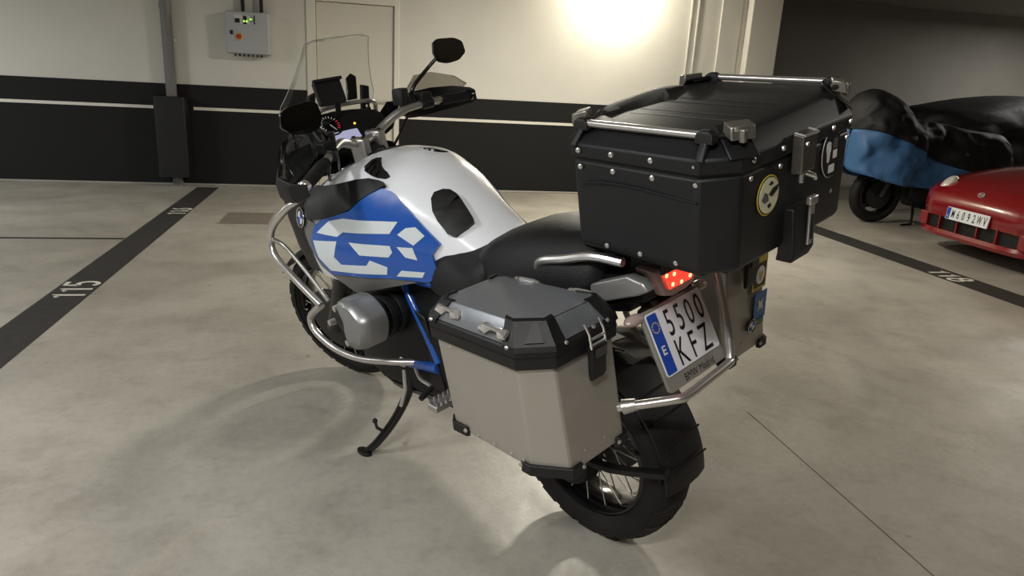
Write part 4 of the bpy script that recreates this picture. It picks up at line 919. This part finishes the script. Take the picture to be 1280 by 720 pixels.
G().loft([[(XR+.02, y, 1.12) for y in (-.045, -.135)]+[(XR-.012, y, 1.12) for y in (-.135, -.045)], [(XR+.02, y, 1.02) for y in (-.045, -.135)]+[(XR-.018, y, 1.02) for y in (-.135, -.045)], [(XR+.025, y, 1.0) for y in (-.048, -.125)]+[(XR-.012, y, 1.0) for y in (-.125, -.048)]]).xf(SF).build('mount_foot', BLACK_PLASTIC, tc, bevel=.004)
ct = G().box((XR-.020, -.105, 1.075), (.006, .02, .09)).xf(SF).build('catch', STEEL, tc, bevel=.002)
G().box((XR-.0235, -.105, 1.07), (.002, .008, .055)).xf(SF).build('catch_slot', BLACK_MATT, ct)
G().box((XR-.020, -.105, 1.128), (.012, .034, .018)).xf(SF).build('catch_cap', STEEL, ct, bevel=.003)
# backrest pad at the front of the lid
PADP = [(-.045, .04), (-.04, -.19), (-.10, -.225), (-.17, -.14), (-.25, .05), (-.17, .125), (-.09, .10)]
pc_ = Vector((-.12, -.02))
bk = []
for z, k in ((1.30, .97), (1.314, 1.0), (1.322, .97), (1.326, .88), (1.327, .6)):
    bk.append([(pc_.x+(x-pc_.x)*k, pc_.y+(y-pc_.y)*k, z+(YL-y)*.048-.008-(.012 if x < -.12 else 0)) for x, y in chaikin(PADP, 2, .22)])
G().loft(bk).build('backrest_pad', BLACK_MATT, tc, ang=50)
# stickers
def disc(c, r, mt, name, parent, sx=1, off=0): return sheet(ngon(32, r, 0, sx, 1), Vector(c)-Vector((off, 0, 0)), su, Vector((0, 0, 1)), mt, name, parent)
a_ = disc((XR+.0035, .066, 1.184), .041, STICKER_YELLOW, 'round_sticker', tc)
disc((XR+.0035, .066, 1.184), .038, PLATE_BLACK, 'sticker_ring', a_, off=.001); disc((XR+.0035, .066, 1.184), .036, STICKER_CREAM, 'sticker_field', a_, off=.002)
for poly in ([(-.028, -.004), (-.018, .010), (-.006, .004), (-.002, -.010), (-.018, -.012)], [(-.002, .002), (.012, .012), (.034, .016), (.03, .006), (.01, -.004)], [(-.006, -.02), (.004, -.016), (.010, -.022), (0, -.026)], [(-.004, .022), (.006, .028), (.014, .022), (.004, .02)]):
    sheet(poly, (XR+.0005, .066, 1.184), su, (0, 0, 1), STICKER_GREY if poly[0][0] < -.02 else PLATE_BLACK, 'sticker_mark', a_)
b_ = disc((XR+.0045, -.198, 1.212), .054, STICKER_WHITE, 'oval_sticker', tc, .80); disc((XR+.0045, -.198, 1.212), .0525, PLATE_BLACK, 'sticker_field', b_, .79, .001)
sk = chaikin([(-.028, .010), (-.026, .028), (-.010, .028), (-.006, .010), (-.010, .0), (-.011, -.018), (-.022, -.018), (-.023, .0)], 1)
sheet(sk, (XR+.003, -.198, 1.212), su, (0, 0, 1), STICKER_WHITE, 'sticker_mark', b_)
for w, h, x, z, mt in ((.018, .022, .014, .020, STICKER_GREY), (.018, .018, .014, -.004, STICKER_WHITE), (.026, .018, .002, -.034, STICKER_WHITE)):
    sheet(rrect(w, h, .001, 1), (XR+.003, -.198-x, 1.212+z), su, (0, 0, 1), mt, 'sticker_mark', b_)

# ------------------------------------------------------------------ background: covered motorcycle, covered vehicle, red car
COVER_BLACK = mat('cover_black_cloth', rgb(20, 20, 22), .6, bump=.5, bscale=9)
COVER_BLUE = mat('cover_blue_cloth', rgb(62, 104, 150), .5, bump=.5, bscale=9)
cvo = Vector((6.2, 7.12, 0))
def cover_station(X, w, zt, zh, zb, nose=0):
    """ring points from left hem over the top to the right hem, a row exactly on the colour boundary"""
    half = []
    for k in range(4): half.append((1.0-.03*k/3, zh+(zb-zh)*k/3))
    for k in range(1, 9):
        a = pi/2*k/8; half.append((.97*cos(a)**.8, zb+(zt-zb)*sin(a)**.9))
    rnd = [1+.06*sin(X*23+k*.9)+.05*sin(X*11-k*.5+2) for k in range(12)]
    L = [(X, cvo.y-w*f*rnd[k], z) for k, (f, z) in enumerate(half)]
    R = [(X, cvo.y+w*f*rnd[k], z) for k, (f, z) in enumerate(half[:-1])][::-1]
    return L+R
stn = [(5.19, .05, 1.08, .62, 1.02), (5.205, .14, 1.16, .58, 1.03), (5.23, .22, 1.28, .57, 1.03), (5.29, .30, 1.40, .56, 1.03), (5.37, .35, 1.45, .54, 1.01), (5.47, .38, 1.465, .51, .985), (5.58, .40, 1.42, .485, .955), (5.70, .40, 1.345, .46, .915), (5.84, .36, 1.24, .45, .87), (5.96, .30, 1.16, .44, .82), (6.08, .28, 1.15, .43, .76), (6.25, .29, 1.14, .42, .70), (6.5, .30, 1.10, .41, .64), (6.8, .30, 1.06, .40, .60), (7.1, .27, 1.05, .42, .58), (7.25, .2, 1.0, .46, .58), (7.3, .08, .9, .5, .6)]
secs = [cover_station(*s_) for s_ in stn]
cover = thing('motorcycle_cover', 'black and blue cloth cover draped over the motorcycle beside the red car', 'vehicle cover', Matrix.Translation(cvo), org=cvo)
FOLDS = bpy.data.textures.new('cloth_folds', 'CLOUDS'); FOLDS.noise_scale = .22; FOLDS.noise_depth = 2
def crumple(o, k):
    while o.modifiers: o.modifiers.remove(o.modifiers[0])
    sb = o.modifiers.new('subdivide', 'SUBSURF'); sb.levels = 2; sb.render_levels = 2
    dp = o.modifiers.new('folds', 'DISPLACE'); dp.texture = FOLDS; dp.texture_coords = 'GLOBAL'; dp.direction = 'Y'; dp.strength = k; dp.mid_level = .5
    sd = o.modifiers.new('solid', 'SOLIDIFY'); sd.thickness = .004
    return o
crumple(G().loft([q[3:-3] for q in secs], cap=False, closed=False).build('cover_hood', COVER_BLACK, cover, ang=60), .16)
for sl, nm in ((slice(0, 4), 'cover_skirt'), (slice(-4, None), 'cover_skirt')):
    crumple(G().loft([q[sl] for q in secs], cap=False, closed=False).build(nm, COVER_BLUE, cover, ang=60), .16)
G().loft([[q[k] for k in range(0, 4)] for q in secs[:1]]+[[q[-1-k] for k in range(0, 4)] for q in secs[:1]], cap=False, closed=False).build('cover_nose', COVER_BLUE, cover, solid=.004)
# the machine under it: wheels, forks, engine, stand
pm = thing('parked_motorcycle', 'motorcycle hidden under the blue and black cover, front wheel showing', 'motorcycle', Matrix.Translation(cvo), org=cvo)
def bgwheel(X, nm):
    t_, _ = tyre_geo(.31, .065, .215, 48); o = t_.xf(Matrix.Translation((X, cvo.y, .31))).build(nm, RUBBER, pm, ang=40)
    pr = [(-.05, .222), (-.05, .20), (0, .19), (.05, .20), (.05, .222)]
    G().loft([[(X+r*cos(2*pi*i/40), cvo.y+y, .31+r*sin(2*pi*i/40)) for y, r in pr] for i in range(41)], cap=False, closed=False).build('rim', BLACK_GLOSS, o, solid=.004)
    for k in range(5):
        a = 2*pi*k/5+.3; G().tube([(X+.04*cos(a), cvo.y, .31+.04*sin(a)), (X+.2*cos(a), cvo.y, .31+.2*sin(a))], .016, 6).build('wheel_spoke', BLACK_PLASTIC, o)
    for y in (-.06, .06): G().lathe((X, cvo.y+y, .31), (0, 1, 0), [(-.003, .08), (-.003, .15), (.003, .15), (.003, .08)], 30).build('brake_disc', DISC_STEEL, o)
bgwheel(5.69, 'front_tyre'); bgwheel(7.1, 'rear_tyre')
for y in (-.10, .10): G().tube([(5.69, cvo.y+y, .30), (5.98, cvo.y+y, .95)], .028, 10).build('fork_leg', GREY_PLASTIC, pm)
G().loft([[(X, cvo.y-w, zb), (X, cvo.y-w, zt), (X, cvo.y+w, zt), (X, cvo.y+w, zb)] for X, w, zb, zt in ((6.05, .10, .30, .6), (6.2, .17, .18, .75), (6.6, .18, .17, .8), (6.8, .12, .3, .75))]).build('engine', BLACK_MATT, pm, bevel=.02)
G().tube([(6.12, cvo.y-.10, .24), (6.10, cvo.y-.15, .12), (6.06, cvo.y-.20, .015)], .014, 8).tube([(6.06, cvo.y-.20, .015), (5.92, cvo.y-.22, .012)], .012, 8).build('stand', BLACK_MATT, pm)
G().loft([[(X, cvo.y-.12, .80), (X, cvo.y-.10, z), (X, cvo.y+.10, z), (X, cvo.y+.12, .80)] for X, z in ((5.95, 1.0), (6.2, 1.02), (6.9, .98))]).build('seat_and_tank', BLACK_MATT, pm, bevel=.02)

g = G(); secs = []
for X, w0, zt in ((7.30, .15, 1.02), (7.33, .5, 1.14), (7.40, .75, 1.24), (7.55, .84, 1.30), (7.9, .88, 1.37), (8.4, .9, 1.46), (9.0, .9, 1.52), (9.7, .9, 1.44), (10.3, .85, 1.1), (10.5, .7, .7)):
    row = []
    for k in range(21):
        a = pi*k/20; f = cos(a); row.append((X+.02*sin(k*2.1+X*5), 8.75+w0*(abs(f)**.55)*(1 if f > 0 else -1)*(1+.02*sin(k*3+X*7)), .04+(zt-.04)*abs(sin(a))**.55))
    secs.append(row)
tag(crumple(g.loft(secs, cap=False).build('vehicle_cover', COVER_BLACK, ang=70), .12), 'plain black cover over a vehicle behind the red car', 'vehicle cover')

# red car, nose towards the left, seen at the right edge
CARO = Vector((5.30, 5.36, 0))
CM = Matrix.Translation(CARO) @ Matrix.Rotation(pi-.06, 4, 'Z')      # local x: forwards (towards the lane), y: car's left
car = thing('car', 'red roadster with Spanish number plate M6092WV at the right edge', 'car', CM)
RED = mat('car_red', rgb(124, 16, 22), .22, coat=.7); CAR_BLACK = mat('car_black', rgb(14, 14, 14), .5)
def crow(x, w, zb, zs, zt, crown=.02):
    """half section from sill to bonnet centre"""
    half = [(w*.94, zb), (w*.985, zb+.05), (w, zb+(zs-zb)*.45), (w*.995, zb+(zs-zb)*.8), (w*.97, zs), (w*.90, zs+(zt-zs)*.35), (w*.74, zs+(zt-zs)*.68), (w*.5, zs+(zt-zs)*.88), (w*.25, zs+(zt-zs)*.97), (0, zt)]
    return [(x, y, z) for y, z in half]+[(x, -y, z) for y, z in half[:-1]][::-1]
cs = [(.02, .48, .335, .43, .47), (.0, .56, .33, .48, .515), (-.03, .63, .32, .51, .555), (-.08, .70, .31, .54, .60), (-.15, .755, .24, .57, .645), (-.25, .795, .20, .60, .69), (-.40, .82, .19, .64, .735), (-.6, .83, .19, .68, .785), (-.9, .84, .19, .72, .835), (-1.25, .84, .19, .755, .865), (-1.5, .84, .19, .78, .85), (-2.2, .84, .19, .80, .86), (-3.0, .84, .19, .82, .88), (-3.5, .80, .22, .83, .87), (-3.85, .70, .30, .80, .83), (-3.95, .58, .36, .72, .75)]
G().loft([crow(*c_) for c_ in cs]).build('car_body', RED, car, ang=60)
G().loft([[(x, -w, zb), (x, -w*.86, zt), (x, w*.86, zt), (x, w, zb)] for x, w, zb, zt in ((-1.45, .70, .80, .82), (-1.75, .69, .82, 1.05), (-2.0, .66, .82, 1.2), (-2.6, .64, .84, 1.2), (-3.1, .62, .85, .9))]).build('soft_top', CAR_BLACK, car, bevel=.04)
G().loft([[(-1.47+d, -.66, .84), (-1.95+d, -.56, 1.17), (-1.95+d, .56, 1.17), (-1.47+d, .66, .84)] for d in (.01, .0165)]).build('windscreen', mat('car_glass', rgb(40, 45, 48), .05), car)
# lower lip and intake
CONT = [(-.30, -.80), (-.15, -.745), (-.08, -.69), (-.03, -.62), (.0, -.55), (.022, -.46), (.03, -.3), (.034, 0), (.03, .3), (.022, .46), (.0, .55), (-.03, .62), (-.08, .69), (-.15, .745), (-.30, .80)]
def strip(cont, z0, z1, depth, bulge=0):
    return G().loft([[(x, y, z0), (x+bulge, y*(1+bulge*.3), (z0+z1)/2), (x, y, z1), (x-depth, y*.97, z1), (x-depth, y*.97, z0)] for x, y in cont])
strip(CONT, .155, .218, .10, .012).build('front_lip', RED, car, ang=40)
ik = strip([(x-.03, y*.985) for x, y in CONT[2:-2]], .214, .345, .10).build('air_intake', CAR_BLACK, car)
for y in (-.34, -.12, .12, .34): G().box((.012, y, .28), (.03, .014, .13)).build('intake_strut', RED, ik)
for y in (-.59, .59): G().box((-.03, y, .28), (.06, .10, .13)).build('bumper_end', RED, ik, bevel=.01)
for s in (1, -1):
    q = Vector((-.17, .56*s, .60)); n_ = Vector((.72, .30*s, .62)).normalized()
    h = G().lathe(q-n_*.012, n_, [(0, .105), (.03, .10), (.05, .08), (.062, .045), (.064, 0)], 24).xf(Matrix.Translation(q) @ Matrix.Diagonal((1, .82, 1, 1)) @ Matrix.Translation(-q)).build('headlight', mat('car_headlight', rgb(205, 202, 192), .15, .2), car)
    G().lathe(q+n_*.033, n_, [(0, .04), (.008, .038), (.01, 0)], 16).build('headlight_bulb', CHROME, h)
    G().box((-.06, .575*s, .40), (.05, .09, .035), Matrix.Rotation(-.55*s, 3, 'Z')).build('side_lamp', CLEAR_LENS, car, bevel=.006)
    for x in (-.80, -3.10):
        t_, _ = tyre_geo(.30, .10, .20, 48); o = t_.xf(Matrix.Translation((x, .76*s, .30))).build('tyre', RUBBER, car, ang=40)
        G().lathe((x, (.76+.05)*s, .30), (0, s, 0), [(-.06, .21), (.03, .205), (.02, .15), (.04, .05), (.04, 0)], 24).build('wheel_rim', SILVER_PAINT, o)
em = Vector((-.055, 0, .582)); en = Vector((.8, 0, .6)).normalized(); ev = Vector((-.6, 0, .8)); eu = Vector((0, 1, 0))
eb = G().tube([em+en*.006+eu*.032*cos(a)+ev*.022*sin(a) for a in [2*pi*k/20 for k in range(20)]], .0045, 6, closed=True).build('emblem', CHROME, car)
G().tube([em+en*.006+eu*-.028+ev*.012, em+en*.008+eu*-.008+ev*-.004, em+en*.008+eu*.008+ev*-.004, em+en*.006+eu*.028+ev*.012], .004, 6).build('emblem_wing', CHROME, eb)
pu, pv = Vector((0, 1, 0)), Vector((-.12, 0, 1)).normalized(); pc = Vector((.045, 0, .385))
cpn = pu.cross(pv)
npl = G().prism(rrect(.50, .11, .006), pc, pu, pv, .008, -.008).build('number_plate', PLATE_WHITE, car, bevel=.001, label='white number plate reading M6092WV')
G().prism(rrect(.042, .10, .003), pc-pu*.224, pu, pv, .0015).build('country_strip', PLATE_BLUE, npl)
text_geo('E', .022, pc-pu*.224-pv*.025+cpn*.0016, pu, pv, .0008, 1, .02).build('country_letter', STICKER_WHITE, npl, smooth=False, recalc=False)
for j, ch in enumerate('M6092WV'):
    text_geo(ch, .074, pc+pu*(-.165+.063*j), pu, pv, .0012, .60 if ch not in 'MW' else .50, .012).build('character', PLATE_BLACK, npl, smooth=False, recalc=False)
